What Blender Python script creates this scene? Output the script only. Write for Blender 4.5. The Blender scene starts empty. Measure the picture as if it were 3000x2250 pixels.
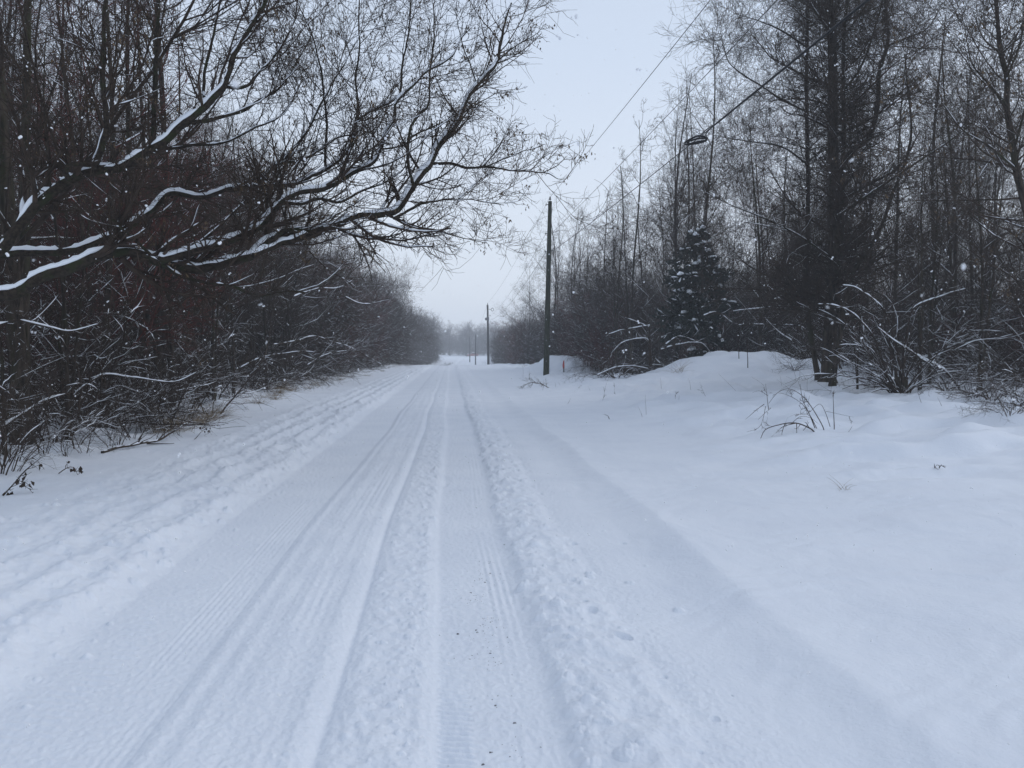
import bpy, math
import numpy as np

# ------------------------------------------------------------------ basics
SC = bpy.context.scene
COL = SC.collection
F = 2253.0                      # focal length in photo pixels (3000 x 2250)
HZ = 1030.0                     # photo row of the horizon
PITCH = math.atan((1125 - HZ) / F)
CH = 1.6
CP, SP = math.cos(PITCH), math.sin(PITCH)

def ray(px, py):
    a = (px - 1500) / F
    b = (1125 - py) / F
    return np.array([a, CP + b * SP, -SP + b * CP])

def P(px, py, Y):
    d = ray(px, py)
    d = d * (Y / d[1])
    return np.array([d[0], d[1], d[2] + CH])

def sst(x, a, b):
    t = np.clip((x - a) / (b - a), 0, 1)
    return t * t * (3 - 2 * t)

# ------------------------------------------------------------------ noise
def _hash(ix, iy, seed):
    h = (ix.astype(np.int64) * 374761393 + iy.astype(np.int64) * 668265263 + seed * 974711) & 0xFFFFFFFF
    h = ((h ^ (h >> 13)) * 1274126177) & 0xFFFFFFFF
    return ((h ^ (h >> 16)) & 0xFFFF) / 65535.0

def pn(x, y, seed=0):
    x = np.asarray(x, float); y = np.asarray(y, float)
    xi = np.floor(x); yi = np.floor(y)
    fx = x - xi; fy = y - yi
    out = 0
    ux = fx * fx * fx * (fx * (fx * 6 - 15) + 10)
    uy = fy * fy * fy * (fy * (fy * 6 - 15) + 10)
    def g(dx, dy):
        a = _hash(xi + dx, yi + dy, seed) * 6.2831853
        return np.cos(a) * (fx - dx) + np.sin(a) * (fy - dy)
    a = g(0, 0); b = g(1, 0); c = g(0, 1); d = g(1, 1)
    return ((a + (b - a) * ux) * (1 - uy) + (c + (d - c) * ux) * uy) * 1.6

# ------------------------------------------------------------------ ground shape
ZY = np.array([-700, 60, 84, 95, 110, 140, 175, 205, 230, 270, 320, 360, 900.])
ZZ = np.array([0, 0, 0.0, -.12, -.65, -1.7, -2.15, -2.15, -1.9, -1.25, -.5, -.3, -.3])

def center(y):
    return -.08 * y + 3.6 * np.clip((y - 70) / 150, 0, 2.2) ** 1.5

def height(x, y, fine=False):
    x = np.asarray(x, float); y = np.asarray(y, float)
    u = x - center(y)
    z = np.interp(y, ZY, ZZ)
    # broad relief
    far = 1 - sst(y, 24, 44)
    z = z + .42 * sst(u, 2.3, 10) * far + .15 * sst(u, 8, 16) * (1 - sst(y, 40, 70))
    z = z + .16 * sst(-u, 4.4, 9) + .55 * sst(-u, 7.5, 15) * (1 - sst(y, 40, 75))
    # mounds
    dx = (x - 8.9) / 2.9
    dy = np.where(y < 33, (y - 33) / 4.6, (y - 33) / 3.2)
    z = z + 1.03 * np.exp(-np.abs(dx) ** 2.6 - dy ** 2)
    z = z + .55 * np.exp(-((x - 13.5) / 3.2) ** 2 - ((y - 32) / 3.2) ** 2)
    dx = (x - 4.3) / 2.75
    dy = (y - 58) / 4.0
    z = z + 1.15 * np.exp(-np.abs(dx) ** 4 - dy ** 2) * (1 + .12 * pn(x * .7, y * .4, 4))
    # soft undulations off the road
    off = sst(u, 2.2, 4.5) + sst(-u, 4.0, 5.2)
    z = z + off * (.05 * pn(x * .33, y * .33, 11) + .022 * pn(x * .9 + 7, y * 1.0, 12))
    tus = sst(u, 3.4, 5.6) * sst(y, 7.0, 9.5) + .9 * sst(-u, 5, 6.2)
    n = pn(x * .85 + .4 * pn(x * .5, y * .5, 3), y * 1.35, 21)
    z = z + tus * (.25 * np.clip(n, -.1, 1) + .04 * pn(x * 1.9, y * 2.9, 22)) + off * .022 * pn(x * .5 + .3 * pn(x * .3, y * .3, 9), y * 2.6, 23)
    if fine:
        z = z + road(u, y)
    else:
        z = z + road(u, y, True)
    return z

def gs(u, c, w):
    return np.exp(-((u - c) / w) ** 2)

def road(u, v, coarse=False):
    w1 = .05 * pn(v * .22, v * 0 + 3.3, 31)
    q = u + w1
    z = np.zeros_like(u)
    # raised snow outside the driven part
    z += .075 * sst(-q, 2.12, 2.5)
    # right drift: hollow then crest then hollow
    r = u + .09 * pn(v * .3, v * 0 + 9.1, 32)
    z += .03 * sst(r, .45, .75) - .022 * gs(r, 1.5, .28)
    dd = np.sqrt((r - 1.88) ** 2 + .04 ** 2)
    pk = math.exp(-.04 / .16) * .3 + math.exp(-.04 / .42) * .7
    crest = .084 * np.where(r < 1.88, (.3 * np.exp(-dd / .16) + .7 * np.exp(-dd / .42)) / pk, np.exp(-(dd - .04) / .55))
    z += crest * (1 - .6 * sst(v, 16, 30)) * (.9 + .3 * pn(v * .6, v * 0 + 5.5, 33)) + .06 * sst(r, 2.0, 3.2)
    if coarse:
        return z
    near = 1 - sst(v, 22, 60)
    # left churned berm
    for c, a, w, s in ((-2.36, .036, .09, 41), (-2.72, .062, .12, 42), (-3.12, .042, .11, 43), (-3.55, .036, .14, 44), (-4.05, .020, .18, 45)):
        cc = c + .09 * pn(v * .9, v * 0 + c, s)
        z += a * gs(q, cc, w) * (.8 + .6 * pn(v * 1.3, q * 1.2, s + 20))
    band = sst(-q, 2.1, 2.35) * (1 - sst(-q, 3.6, 4.5))
    z += band * (.020 * pn(u * 3.1, v * 1.2, 51) + .017 * pn(u * 7.5, v * 6.0, 52) + .008 * pn(u * 17, v * 15, 53))
    # left tyre track
    z -= .022 * sst(q, -2.2, -2.08) * (1 - sst(q, -1.34, -1.26))
    z += .009 * gs(q, -1.235, .03) * (.8 + .5 * pn(v * 2.0, v * 0, 54))
    # fluffy strip with streaks
    st = sst(q, -1.22, -1.1) * (1 - sst(q, -.7, -.58))
    z += st * (.016 + .008 * pn(u * 9, v * .35, 55) + .006 * pn(u * 5, v * 3, 56))
    z += .006 * gs(q, -.65, .05) - .017 * gs(q, -.575, .026) * (1 - .5 * sst(v, 20, 45))
    # middle lumpy strip
    md = sst(q, -.54, -.46) * (1 - sst(q, -.19, -.13))
    z += md * (.013 + .010 * pn(u * 6, v * 5, 57) + .007 * pn(u * 14, v * 13, 58))
    # right tyre track
    z -= .020 * sst(q, -.17, -.10) * (1 - sst(q, .38, .52))
    z += .012 * gs(q, -.125, .03)
    # chunky berm right of the track
    rb = sst(q, .43, .53) * (1 - sst(q, .80, 1.1))
    z += rb * (.016 + .018 * pn(u * 4.5, v * 4, 59) + .011 * pn(u * 11, v * 10, 60))
    # second faint wheel line in the drift
    z -= .012 * gs(q, .98, .06) * (.6 + pn(v * .7, v * 0 + 2, 61))
    # tread
    tr = np.zeros_like(u)
    ph = 2 * math.pi * v / .045
    tr += sst(q, -.10, -.07) * (1 - sst(q, .03, .07)) * np.sin(ph + 10 * q) * (.4 + pn(v * .8, q * 3, 62))
    tr += .8 * sst(q, .14, .16) * (1 - sst(q, .22, .24)) * np.sin(ph * .83 - 14 * q) * (pn(v * 1.1, q * 3, 63) + .2)
    tr += .8 * sst(q, -2.0, -1.9) * (1 - sst(q, -1.75, -1.7)) * np.sin(ph * .7 + 16 * q) * (pn(v * .7, q * 3, 64) + .2)
    tr += .55 * sst(q, -1.62, -1.58) * (1 - sst(q, -1.32, -1.28)) * np.sin(2 * math.pi * q / .04) * (.4 + pn(v * .5, q * 2, 65))
    tr += .5 * sst(q, .22, .24) * (1 - sst(q, .38, .42)) * np.sin(2 * math.pi * q / .05) * (.3 + pn(v * .5, q * 2, 66))
    tr += .4 * sst(q, -1.05, -1.0) * (1 - sst(q, -.72, -.68)) * np.sin(2 * math.pi * q / .06) * (.3 + pn(v * .45, q * 2, 67))
    z += .0068 * tr * (1 - sst(v, 9, 17))
    # grain everywhere on the worked road
    rd = sst(q, -2.3, -2.1) * (1 - sst(q, 1.0, 1.5))
    z += rd * (.0035 * pn(u * 22, v * 20, 68) + .0022 * pn(u * 47, v * 43, 69)) * near
    # wind texture on the drift and the verges
    z += (1 - rd) * (.006 * pn(u * 3.2, v * 3.0 + 4 * pn(u, v, 2), 70) + .003 * pn(u * 9, v * 8, 71)) * near
    return z

_YS = np.geomspace(1.5, 520, 6000)
def ground_hit(px, py):
    d = ray(px, py)
    t = _YS / d[1]
    xs = d[0] * t; zs = CH + d[2] * t
    g = height(xs, _YS)
    k = np.argmax(zs <= g)
    if zs[k] > g[k]:
        k = len(_YS) - 1
    return np.array([xs[k], _YS[k], g[k]])

def on_ground(x, y):
    return np.array([x, y, float(height(np.array([x]), np.array([y]))[0])])

# ------------------------------------------------------------------ materials
def new_mat(name):
    m = bpy.data.materials.new(name); m.use_nodes = True
    nt = m.node_tree
    return m, nt, nt.nodes['Principled BSDF']

def noise_mat(name, c1, c2, scale=8, rough=.85, bump=0, bscale=40, stretch=None, spec=.2, c3=None, s3=2.0):
    m, nt, b = new_mat(name)
    N, L = nt.nodes, nt.links
    tc = N.new('ShaderNodeTexCoord')
    src = tc.outputs['Object']
    if stretch:
        mp = N.new('ShaderNodeMapping'); mp.inputs['Scale'].default_value = stretch
        L.new(src, mp.inputs[0]); src = mp.outputs[0]
    n = N.new('ShaderNodeTexNoise'); n.inputs['Scale'].default_value = scale; n.inputs['Detail'].default_value = 5
    L.new(src, n.inputs['Vector'])
    rp = N.new('ShaderNodeValToRGB')
    rp.color_ramp.elements[0].position = .35; rp.color_ramp.elements[1].position = .68
    rp.color_ramp.elements[0].color = (*c1, 1); rp.color_ramp.elements[1].color = (*c2, 1)
    L.new(n.outputs[0], rp.inputs[0])
    out = rp.outputs[0]
    if c3:
        n3 = N.new('ShaderNodeTexNoise'); n3.inputs['Scale'].default_value = s3; n3.inputs['Detail'].default_value = 3
        L.new(src, n3.inputs['Vector'])
        r3 = N.new('ShaderNodeValToRGB'); r3.color_ramp.elements[0].position = .5; r3.color_ramp.elements[1].position = .66
        L.new(n3.outputs[0], r3.inputs[0])
        mx = N.new('ShaderNodeMix'); mx.data_type = 'RGBA'
        L.new(r3.outputs[0], mx.inputs['Factor']); L.new(out, mx.inputs['A']); mx.inputs['B'].default_value = (*c3, 1)
        out = mx.outputs['Result']
    L.new(out, b.inputs['Base Color'])
    b.inputs['Roughness'].default_value = rough
    b.inputs['Specular IOR Level'].default_value = spec
    if bump:
        nb = N.new('ShaderNodeTexNoise'); nb.inputs['Scale'].default_value = bscale; nb.inputs['Detail'].default_value = 4
        L.new(src, nb.inputs['Vector'])
        bp = N.new('ShaderNodeBump'); bp.inputs['Strength'].default_value = bump; bp.inputs['Distance'].default_value = .02
        L.new(nb.outputs[0], bp.inputs['Height']); L.new(bp.outputs[0], b.inputs['Normal'])
    return m

def snow_mat(name, bs1=70, bs2=260, strength=.35, lo=(.745, .778, .835, 1), hi=(.80, .828, .875, 1)):
    m, nt, b = new_mat(name)
    N, L = nt.nodes, nt.links
    tc = N.new('ShaderNodeTexCoord')
    b.inputs['Roughness'].default_value = .75
    b.inputs['Specular IOR Level'].default_value = .12
    n0 = N.new('ShaderNodeTexNoise'); n0.inputs['Scale'].default_value = 1.3; n0.inputs['Detail'].default_value = 6
    L.new(tc.outputs['Object'], n0.inputs['Vector'])
    rp = N.new('ShaderNodeValToRGB')
    rp.color_ramp.elements[0].position = .3; rp.color_ramp.elements[1].position = .7
    rp.color_ramp.elements[0].color = lo; rp.color_ramp.elements[1].color = hi
    L.new(n0.outputs[0], rp.inputs[0]); L.new(rp.outputs[0], b.inputs['Base Color'])
    n1 = N.new('ShaderNodeTexNoise'); n1.inputs['Scale'].default_value = bs1; n1.inputs['Detail'].default_value = 6
    n2 = N.new('ShaderNodeTexNoise'); n2.inputs['Scale'].default_value = bs2; n2.inputs['Detail'].default_value = 2
    for n in (n1, n2):
        L.new(tc.outputs['Object'], n.inputs['Vector'])
    b1 = N.new('ShaderNodeBump'); b1.inputs['Strength'].default_value = strength; b1.inputs['Distance'].default_value = .010
    b2 = N.new('ShaderNodeBump'); b2.inputs['Strength'].default_value = strength * .8; b2.inputs['Distance'].default_value = .004
    L.new(n1.outputs[0], b1.inputs['Height']); L.new(n2.outputs[0], b2.inputs['Height'])
    L.new(b1.outputs[0], b2.inputs['Normal']); L.new(b2.outputs[0], b.inputs['Normal'])
    return m

M = {}
M['snow'] = snow_mat('ground_snow', 38, 190, .62)
M['cap'] = snow_mat('branch_snow', 40, 120, .2, (.86, .89, .93, 1), (.90, .92, .95, 1))
M['flake'] = noise_mat('flake_snow', (.85, .86, .88), (.9, .9, .92), 20, .8)
M['bark'] = noise_mat('bark', (.014, .011, .008), (.085, .066, .050), 14, .9, .6, 60, (1, 1, .22), c3=(.036, .036, .017), s3=3)
M['limb'] = noise_mat('limb_bark', (.018, .0135, .010), (.052, .040, .029), 30, .9, .5, 90, c3=(.030, .033, .015), s3=7)
M['twig'] = noise_mat('twig_bark', (.027, .0185, .013), (.070, .049, .036), 6, .8)
M['twig_red'] = noise_mat('reddish_twig_bark', (.050, .014, .011), (.150, .042, .030), 1.2, .8)
M['twig_grey'] = noise_mat('grey_twig_bark', (.040, .030, .024), (.092, .070, .056), 3, .85)
M['seed'] = noise_mat('dry_seed', (.06, .040, .024), (.16, .11, .065), 9, .8)
M['grass'] = noise_mat('dry_grass_blade', (.16, .12, .075), (.38, .29, .19), 6, .8)
M['needle'] = noise_mat('evergreen_needle', (.010, .016, .013), (.030, .042, .030), 5, .75)
M['pole'] = noise_mat('weathered_pole', (.020, .024, .016), (.065, .068, .048), 6, .9, .6, 30, (3, 3, .5), c3=(.035, .045, .022), s3=4)
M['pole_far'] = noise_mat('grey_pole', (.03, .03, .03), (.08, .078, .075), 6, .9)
M['wire'] = noise_mat('black_cable', (.012, .012, .013), (.022, .022, .024), 20, .5)
M['metal'] = noise_mat('dull_metal', (.10, .105, .11), (.2, .2, .21), 12, .5)
M['porcelain'] = noise_mat('brown_porcelain', (.03, .02, .017), (.06, .04, .03), 12, .3, spec=.5)
M['red'] = noise_mat('red_paint', (.42, .035, .03), (.60, .06, .05), 10, .6)
M['stake'] = noise_mat('stake_wood', (.05, .045, .04), (.11, .095, .08), 12, .85)
M['carred'] = noise_mat('car_red_paint', (.22, .05, .045), (.3, .07, .06), 5, .35, spec=.5)
M['glass'] = noise_mat('car_window', (.02, .022, .025), (.03, .033, .036), 5, .1, spec=.5)
M['rubber'] = noise_mat('tyre_rubber', (.02, .02, .02), (.035, .035, .035), 9, .9)
M['grit'] = noise_mat('road_grit', (.10, .10, .105), (.24, .235, .23), 30, .9)

# ------------------------------------------------------------------ object helpers
def tag(o, label=None, cat=None, group=None, kind=None):
    if label: o['label'] = label
    if cat: o['category'] = cat
    if group: o['group'] = group
    if kind: o['kind'] = kind
    return o

def empty(name, loc, label=None, cat=None, group=None):
    o = bpy.data.objects.new(name, None); COL.objects.link(o)
    o.location = loc; o.empty_display_size = .2
    return tag(o, label, cat, group)

def link(name, me, parent=None, loc=None):
    o = bpy.data.objects.new(name, me); COL.objects.link(o)
    if parent is not None: o.parent = parent
    if loc is not None: o.location = loc
    return o

def make_mesh(name, v, q, mat, smooth=True):
    v = np.ascontiguousarray(v, np.float32); q = np.ascontiguousarray(q, np.int32)
    k = q.shape[1]
    me = bpy.data.meshes.new(name)
    me.vertices.add(len(v)); me.vertices.foreach_set('co', v.ravel())
    me.loops.add(q.size); me.loops.foreach_set('vertex_index', q.ravel())
    me.polygons.add(len(q)); me.polygons.foreach_set('loop_start', np.arange(0, q.size, k, dtype=np.int32))
    me.polygons.foreach_set('use_smooth', np.full(len(q), smooth))
    me.materials.append(mat)
    me.update(calc_edges=True)
    return me

def resample2(Pt, K):
    n = Pt.shape[1]; t = np.linspace(0, n - 1, K); i = np.minimum(t.astype(int), n - 2); f = (t - i)[None, :, None]
    return Pt[:, i] * (1 - f) + Pt[:, i + 1] * f
def resampleR(R, K):
    n = R.shape[1]; t = np.linspace(0, n - 1, K); i = np.minimum(t.astype(int), n - 2); f = (t - i)[None, :]
    return R[:, i] * (1 - f) + R[:, i + 1] * f

def unit(a):
    return a / np.maximum(np.linalg.norm(a, axis=-1, keepdims=True), 1e-9)

class TB:
    """collects swept tubes, solids and leaf faces and turns them into one mesh"""
    def __init__(s):
        s.v = []; s.q = []; s.n = 0
    def raw(s, v, q):
        s.v.append(np.asarray(v, float).reshape(-1, 3)); s.q.append(np.asarray(q, int) + s.n); s.n += len(s.v[-1])
    def tubes(s, Pt, R, S=3, off=None, el=None):
        Pt = np.asarray(Pt, float); R = np.asarray(R, float)
        if Pt.ndim == 2: Pt = Pt[None]; R = R[None]
        N, K, _ = Pt.shape
        if N == 0: return
        T = unit(np.gradient(Pt, axis=1))
        mt = unit(Pt[:, -1] - Pt[:, 0])
        ref = np.where(np.abs(mt[:, 2:3]) < .8, np.array([[0, 0, 1.]]), np.array([[1., 0, 0]]))[:, None, :]
        U = unit(ref - (ref * T).sum(-1, keepdims=True) * T)
        V = np.cross(T, U)
        a = np.arange(S) * 2 * math.pi / S + .4
        ring = Pt[:, :, None, :] + R[:, :, None, None] * (np.cos(a)[None, None, :, None] * U[:, :, None, :] + np.sin(a)[None, None, :, None] * V[:, :, None, :])
        s._grid(ring, N, K, S)
    def _grid(s, ring, N, K, S):
        base = (np.arange(N) * K * S)[:, None, None]
        k = (np.arange(K - 1) * S)[None, :, None]
        j = np.arange(S)[None, None, :]; j2 = (np.arange(S) + 1) % S
        j2 = j2[None, None, :]
        q = np.stack([base + k + j, base + k + j2, base + k + S + j2, base + k + S + j], -1).reshape(-1, 4)
        s.raw(ring.reshape(-1, 3), q)
    def snow(s, Pt, R, rng, amount=1.0, cover=.6, S=6, hmax=.06, minr=.0, steep=0., sub=1):
        Pt = np.asarray(Pt, float); R = np.asarray(R, float)
        if Pt.ndim == 2: Pt = Pt[None]; R = R[None]
        if sub > 1 and len(Pt):
            Pt = resample2(Pt, (Pt.shape[1] - 1) * sub + 1); R = resampleR(R, (R.shape[1] - 1) * sub + 1)
        N, K, _ = Pt.shape
        if N == 0: return
        T = unit(np.gradient(Pt, axis=1))
        hz = np.sqrt(np.clip(1 - T[..., 2] ** 2, 0, 1))
        m = rng.random((N, K + 2)) + (rng.random((N, 1)) - .5) * .5
        m = (m[:, :-2] + m[:, 1:-1] + m[:, 2:]) / 3 - (1 - cover)
        m = np.clip(m * 4, 0, 1) * (.75 + .5 * rng.random((N, K)))
        m *= sst(hz, .5 - steep, .85 - steep)
        m[:, 0] = 0; m[:, -1] = 0
        h = np.minimum(amount * (R * .95 + .0038), hmax) * m
        lat = unit(np.cross(T, np.array([0, 0, 1.])))
        up = np.cross(lat, T)
        b = np.where(m > .02, R * .92 + .003, R * .3) * np.clip(m * 3, .1, 1)
        c = Pt + up * (R * .70)[..., None]
        a = np.arange(S) * 2 * math.pi / S + math.pi / S
        ca, sa = np.cos(a), np.sin(a)
        vs = np.where(sa > 0, sa, sa * .3)
        ring = c[:, :, None, :] + (b[:, :, None] * ca)[..., None] * lat[:, :, None, :] + ((h[:, :, None] + .001) * vs)[..., None] * up[:, :, None, :]
        keep = (m.max(axis=1) > .15) & (R.max(axis=1) >= minr)
        ring = ring[keep]
        if len(ring): s._grid(ring, len(ring), K, S)
    def solid(s, prof, sides=16, at=(0, 0, 0), ax=None):
        """lathe profile [(r, z)...] closed at both ends"""
        prof = [(1e-4, prof[0][1])] + list(prof) + [(1e-4, prof[-1][1])]
        a = np.arange(sides) * 2 * math.pi / sides
        ring = np.array([[(r * math.cos(t), r * math.sin(t), z) for t in a] for r, z in prof])
        if ax is not None:
            w = unit(np.array(ax, float)); e = np.array([0, 0, 1.]) if abs(w[2]) < .9 else np.array([1., 0, 0])
            u = unit(np.cross(e, w)); vv = np.cross(w, u)
            ring = ring[..., 0:1] * u + ring[..., 1:2] * vv + ring[..., 2:3] * w
        s._grid((ring + np.array(at))[None], 1, len(prof), sides)
    def box(s, lo, hi):
        x0, y0, z0 = lo; x1, y1, z1 = hi
        v = [(x0, y0, z0), (x1, y0, z0), (x1, y1, z0), (x0, y1, z0), (x0, y0, z1), (x1, y0, z1), (x1, y1, z1), (x0, y1, z1)]
        s.raw(v, [(0, 3, 2, 1), (4, 5, 6, 7), (0, 1, 5, 4), (1, 2, 6, 5), (2, 3, 7, 6), (3, 0, 4, 7)])
    def mesh(s, name, mat, origin=(0, 0, 0), smooth=True):
        if not s.v: return None
        return make_mesh(name, np.concatenate(s.v) - np.asarray(origin), np.concatenate(s.q), mat, smooth)
    def build(s, name, mat, parent=None, origin=(0, 0, 0), smooth=True):
        me = s.mesh(name, mat, origin, smooth)
        return link(name, me, parent) if me else None

def spline(pts, step=.06, nmin=4):
    p = np.asarray(pts, float)
    if len(p) == 2:
        n = max(nmin, int(np.linalg.norm(p[1] - p[0]) / step))
        return p[0] + (p[1] - p[0]) * np.linspace(0, 1, n)[:, None]
    q = np.vstack([2 * p[0] - p[1], p, 2 * p[-1] - p[-2]])
    out = []
    for i in range(1, len(q) - 2):
        n = max(2, int(np.linalg.norm(q[i + 1] - q[i]) / step))
        t = np.arange(n)[:, None] / n
        a, b, c, d = q[i - 1], q[i], q[i + 1], q[i + 2]
        out.append(.5 * ((2 * b) + (c - a) * t + (2 * a - 5 * b + 4 * c - d) * t ** 2 + (3 * b - a - 3 * c + d) * t ** 3))
    out.append(p[-1:])
    return np.vstack(out)

def resample(p, K):
    d = np.r_[0, np.cumsum(np.linalg.norm(np.diff(p, axis=0), axis=1))]
    t = np.linspace(0, d[-1], K)
    return np.stack([np.interp(t, d, p[:, i]) for i in range(3)], -1)

def spawn(Pt, R, rng, n, t0=.15, t1=1., ang=45, angv=12, lr=.5, lv=.35, taper=.5, rr=.6, K=5, wig=.12, trop=.08, rmin=.002, up=0., absl=None, tip=.45, weight=True):
    """children of a set of branches; all branches of the level have K points"""
    N, KP, _ = Pt.shape
    seg = np.linalg.norm(np.diff(Pt, axis=1), axis=2).sum(1)
    if weight:
        w = seg / seg.mean()
        cnt = np.floor(n * w + rng.random(N)).astype(int)
    else:
        cnt = np.full(N, n)
    idx = np.repeat(np.arange(N), cnt)
    Mn = len(idx)
    t = t0 + (t1 - t0) * rng.random(Mn)
    f = t * (KP - 1); i = np.minimum(f.astype(int), KP - 2); fr = (f - i)[:, None]
    A = Pt[idx, i]; B = Pt[idx, i + 1]
    pos = A + (B - A) * fr
    tan = unit(B - A)
    rp = R[idx, i] * (1 - fr[:, 0]) + R[idx, i + 1] * fr[:, 0]
    rnd = rng.normal(size=(Mn, 3)); rnd[:, 2] += up
    pr = unit(rnd - (rnd * tan).sum(1, keepdims=True) * tan)
    a = np.radians(ang + angv * rng.normal(size=Mn))[:, None]
    d = unit(np.cos(a) * tan + np.sin(a) * pr)
    if absl is not None:
        Lg = absl * (1 + lv * rng.normal(size=Mn)) * (1 - taper * t)
    else:
        Lg = seg[idx] * lr * (1 + lv * rng.normal(size=Mn)) * (1 - taper * t)
    Lg = np.clip(Lg, .04, None)
    r0 = np.maximum(rp * rr * rng.uniform(.75, 1.1, Mn), rmin)
    out = np.empty((Mn, K, 3)); out[:, 0] = pos
    stp = (Lg / (K - 1))[:, None]
    p = pos
    for k in range(1, K):
        p = p + d * stp
        out[:, k] = p
        d = d + wig * rng.normal(size=(Mn, 3)); d[:, 2] += trop
        d = unit(d)
    Rr = r0[:, None] * np.linspace(1, tip, K)[None]
    return out, Rr

def leafs(tb, pos, rng, size=.03, hang=True, n=4, wide=.3, spread=.04):
    """little hanging blades (seeds, dead leaves) as thin folded faces"""
    idx = np.repeat(np.arange(len(pos)), n)
    c = pos[idx] + rng.normal(size=(len(idx), 3)) * spread
    d = rng.normal(size=(len(idx), 3)) * .45
    if hang: d[:, 2] -= 1.0
    d = unit(d)
    s = unit(np.cross(d, rng.normal(size=d.shape)))
    nn = np.cross(d, s)
    L = (size * rng.uniform(.6, 1.3, len(idx)))[:, None]
    w = L * wide
    v = np.stack([c, c + d * L * .55 + s * w + nn * w * .4, c + d * L, c + d * L * .55 - s * w + nn * w * .4], 1)
    tb.raw(v.reshape(-1, 3), np.arange(len(idx) * 4).reshape(-1, 4))

# ------------------------------------------------------------------ plant prototypes
def trunk_pts(rng, h, lean=.03, K=14, wob=.05):
    z = np.linspace(0, 1, K)
    a, b = rng.uniform(0, 6.28, 2)
    l = rng.uniform(0, 6.28)
    x = lean * h * z * math.cos(l) + wob * np.sin(z * 5 + a) * z
    y = lean * h * z * math.sin(l) + wob * np.sin(z * 6 + b) * z
    return np.stack([x, y, z * h - .15 * (z == 0)], -1)

def plant_parts(root, tr, crown, snow, seeds=None, mats=('bark', 'twig')):
    if tr: tr.build('trunk', M[mats[0]], root)
    if crown: crown.build('branches', M[mats[1]], root)
    if snow and snow.v: snow.build('snow_cover', M['cap'], root)
    if seeds and seeds.v: seeds.build('seed_clusters', M['seed'], root)

def make_tree(seed, h, r, kind='wood', mats=('bark', 'twig'), dens=1.0, name='bare_tree', seedy=0., thick=1.):
    rng = np.random.default_rng(seed)
    root = empty(name, (0, 0, -60))
    tr, cr, sn, sd = TB(), TB(), TB(), TB()
    prm = dict(
        wood=dict(n1=34, t0=.07, a1=48, l1=.30, tr1=.10, n2=9, n3=6, n4=3, lean=.04),
        upright=dict(n1=30, t0=.12, a1=24, l1=.34, tr1=.07, n2=8, n3=6, n4=3, lean=.02),
        slender=dict(n1=26, t0=.22, a1=36, l1=.20, tr1=.10, n2=8, n3=6, n4=2, lean=.02),
        round=dict(n1=26, t0=.22, a1=55, l1=.42, tr1=.12, n2=9, n3=7, n4=3, lean=.02))[kind]
    stems = [(trunk_pts(rng, h, prm['lean'], wob=.02 * h), r)]
    if rng.random() < .5 or kind == 'upright':
        p2 = trunk_pts(rng, h * .85, .10); stems.append((p2, r * .7))
    P1s, R1s = [], []
    for p, rr in stems:
        Rt = rr * (np.linspace(1, .12, len(p)) ** .9)
        Rt[0] *= 1.5; Rt[1] *= 1.08
        tr.tubes(resample(p, 14), Rt, 9)
        a, b = spawn(p[None], Rt[None], rng, int(prm['n1'] * dens / len(stems)), prm['t0'], .98, prm['a1'], 10, prm['l1'], .25, .55, rr=.45, K=9, wig=.10, trop=prm['tr1'], rmin=.012, tip=.2)
        P1s.append(a); R1s.append(b)
    P1 = np.concatenate(P1s); R1 = np.concatenate(R1s)
    P2, R2 = spawn(P1, R1, rng, prm['n2'], .15, 1, 42, 12, .42, .35, .45, rr=.6, K=6, wig=.13, trop=.09, rmin=.006, tip=.3)
    P3, R3 = spawn(P2, R2, rng, prm['n3'], .1, 1, 45, 14, .45, .35, .4, rr=.7, K=4, wig=.15, trop=.08, rmin=.0036 * thick, tip=.5)
    P4, R4 = spawn(P3, R3, rng, prm['n4'], .2, 1, 42, 12, .5, .3, .3, rr=.8, K=3, wig=.15, trop=.05, rmin=.0028 * thick, tip=.6)
    cr.tubes(P1, R1, 5); cr.tubes(P2, R2, 4); cr.tubes(P3, R3, 3); cr.tubes(P4, R4, 3)
    sn.snow(P1, R1, rng, 1.1, .62, 5)
    sn.snow(P2, R2, rng, 1.1, .42, 4)
    if seedy:
        k = rng.random(len(P3)) < seedy
        leafs(sd, P3[k][:, -1], rng, .045, True, 6, .22, .035)
    plant_parts(root, tr, cr, sn, sd, mats)
    return root

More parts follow.
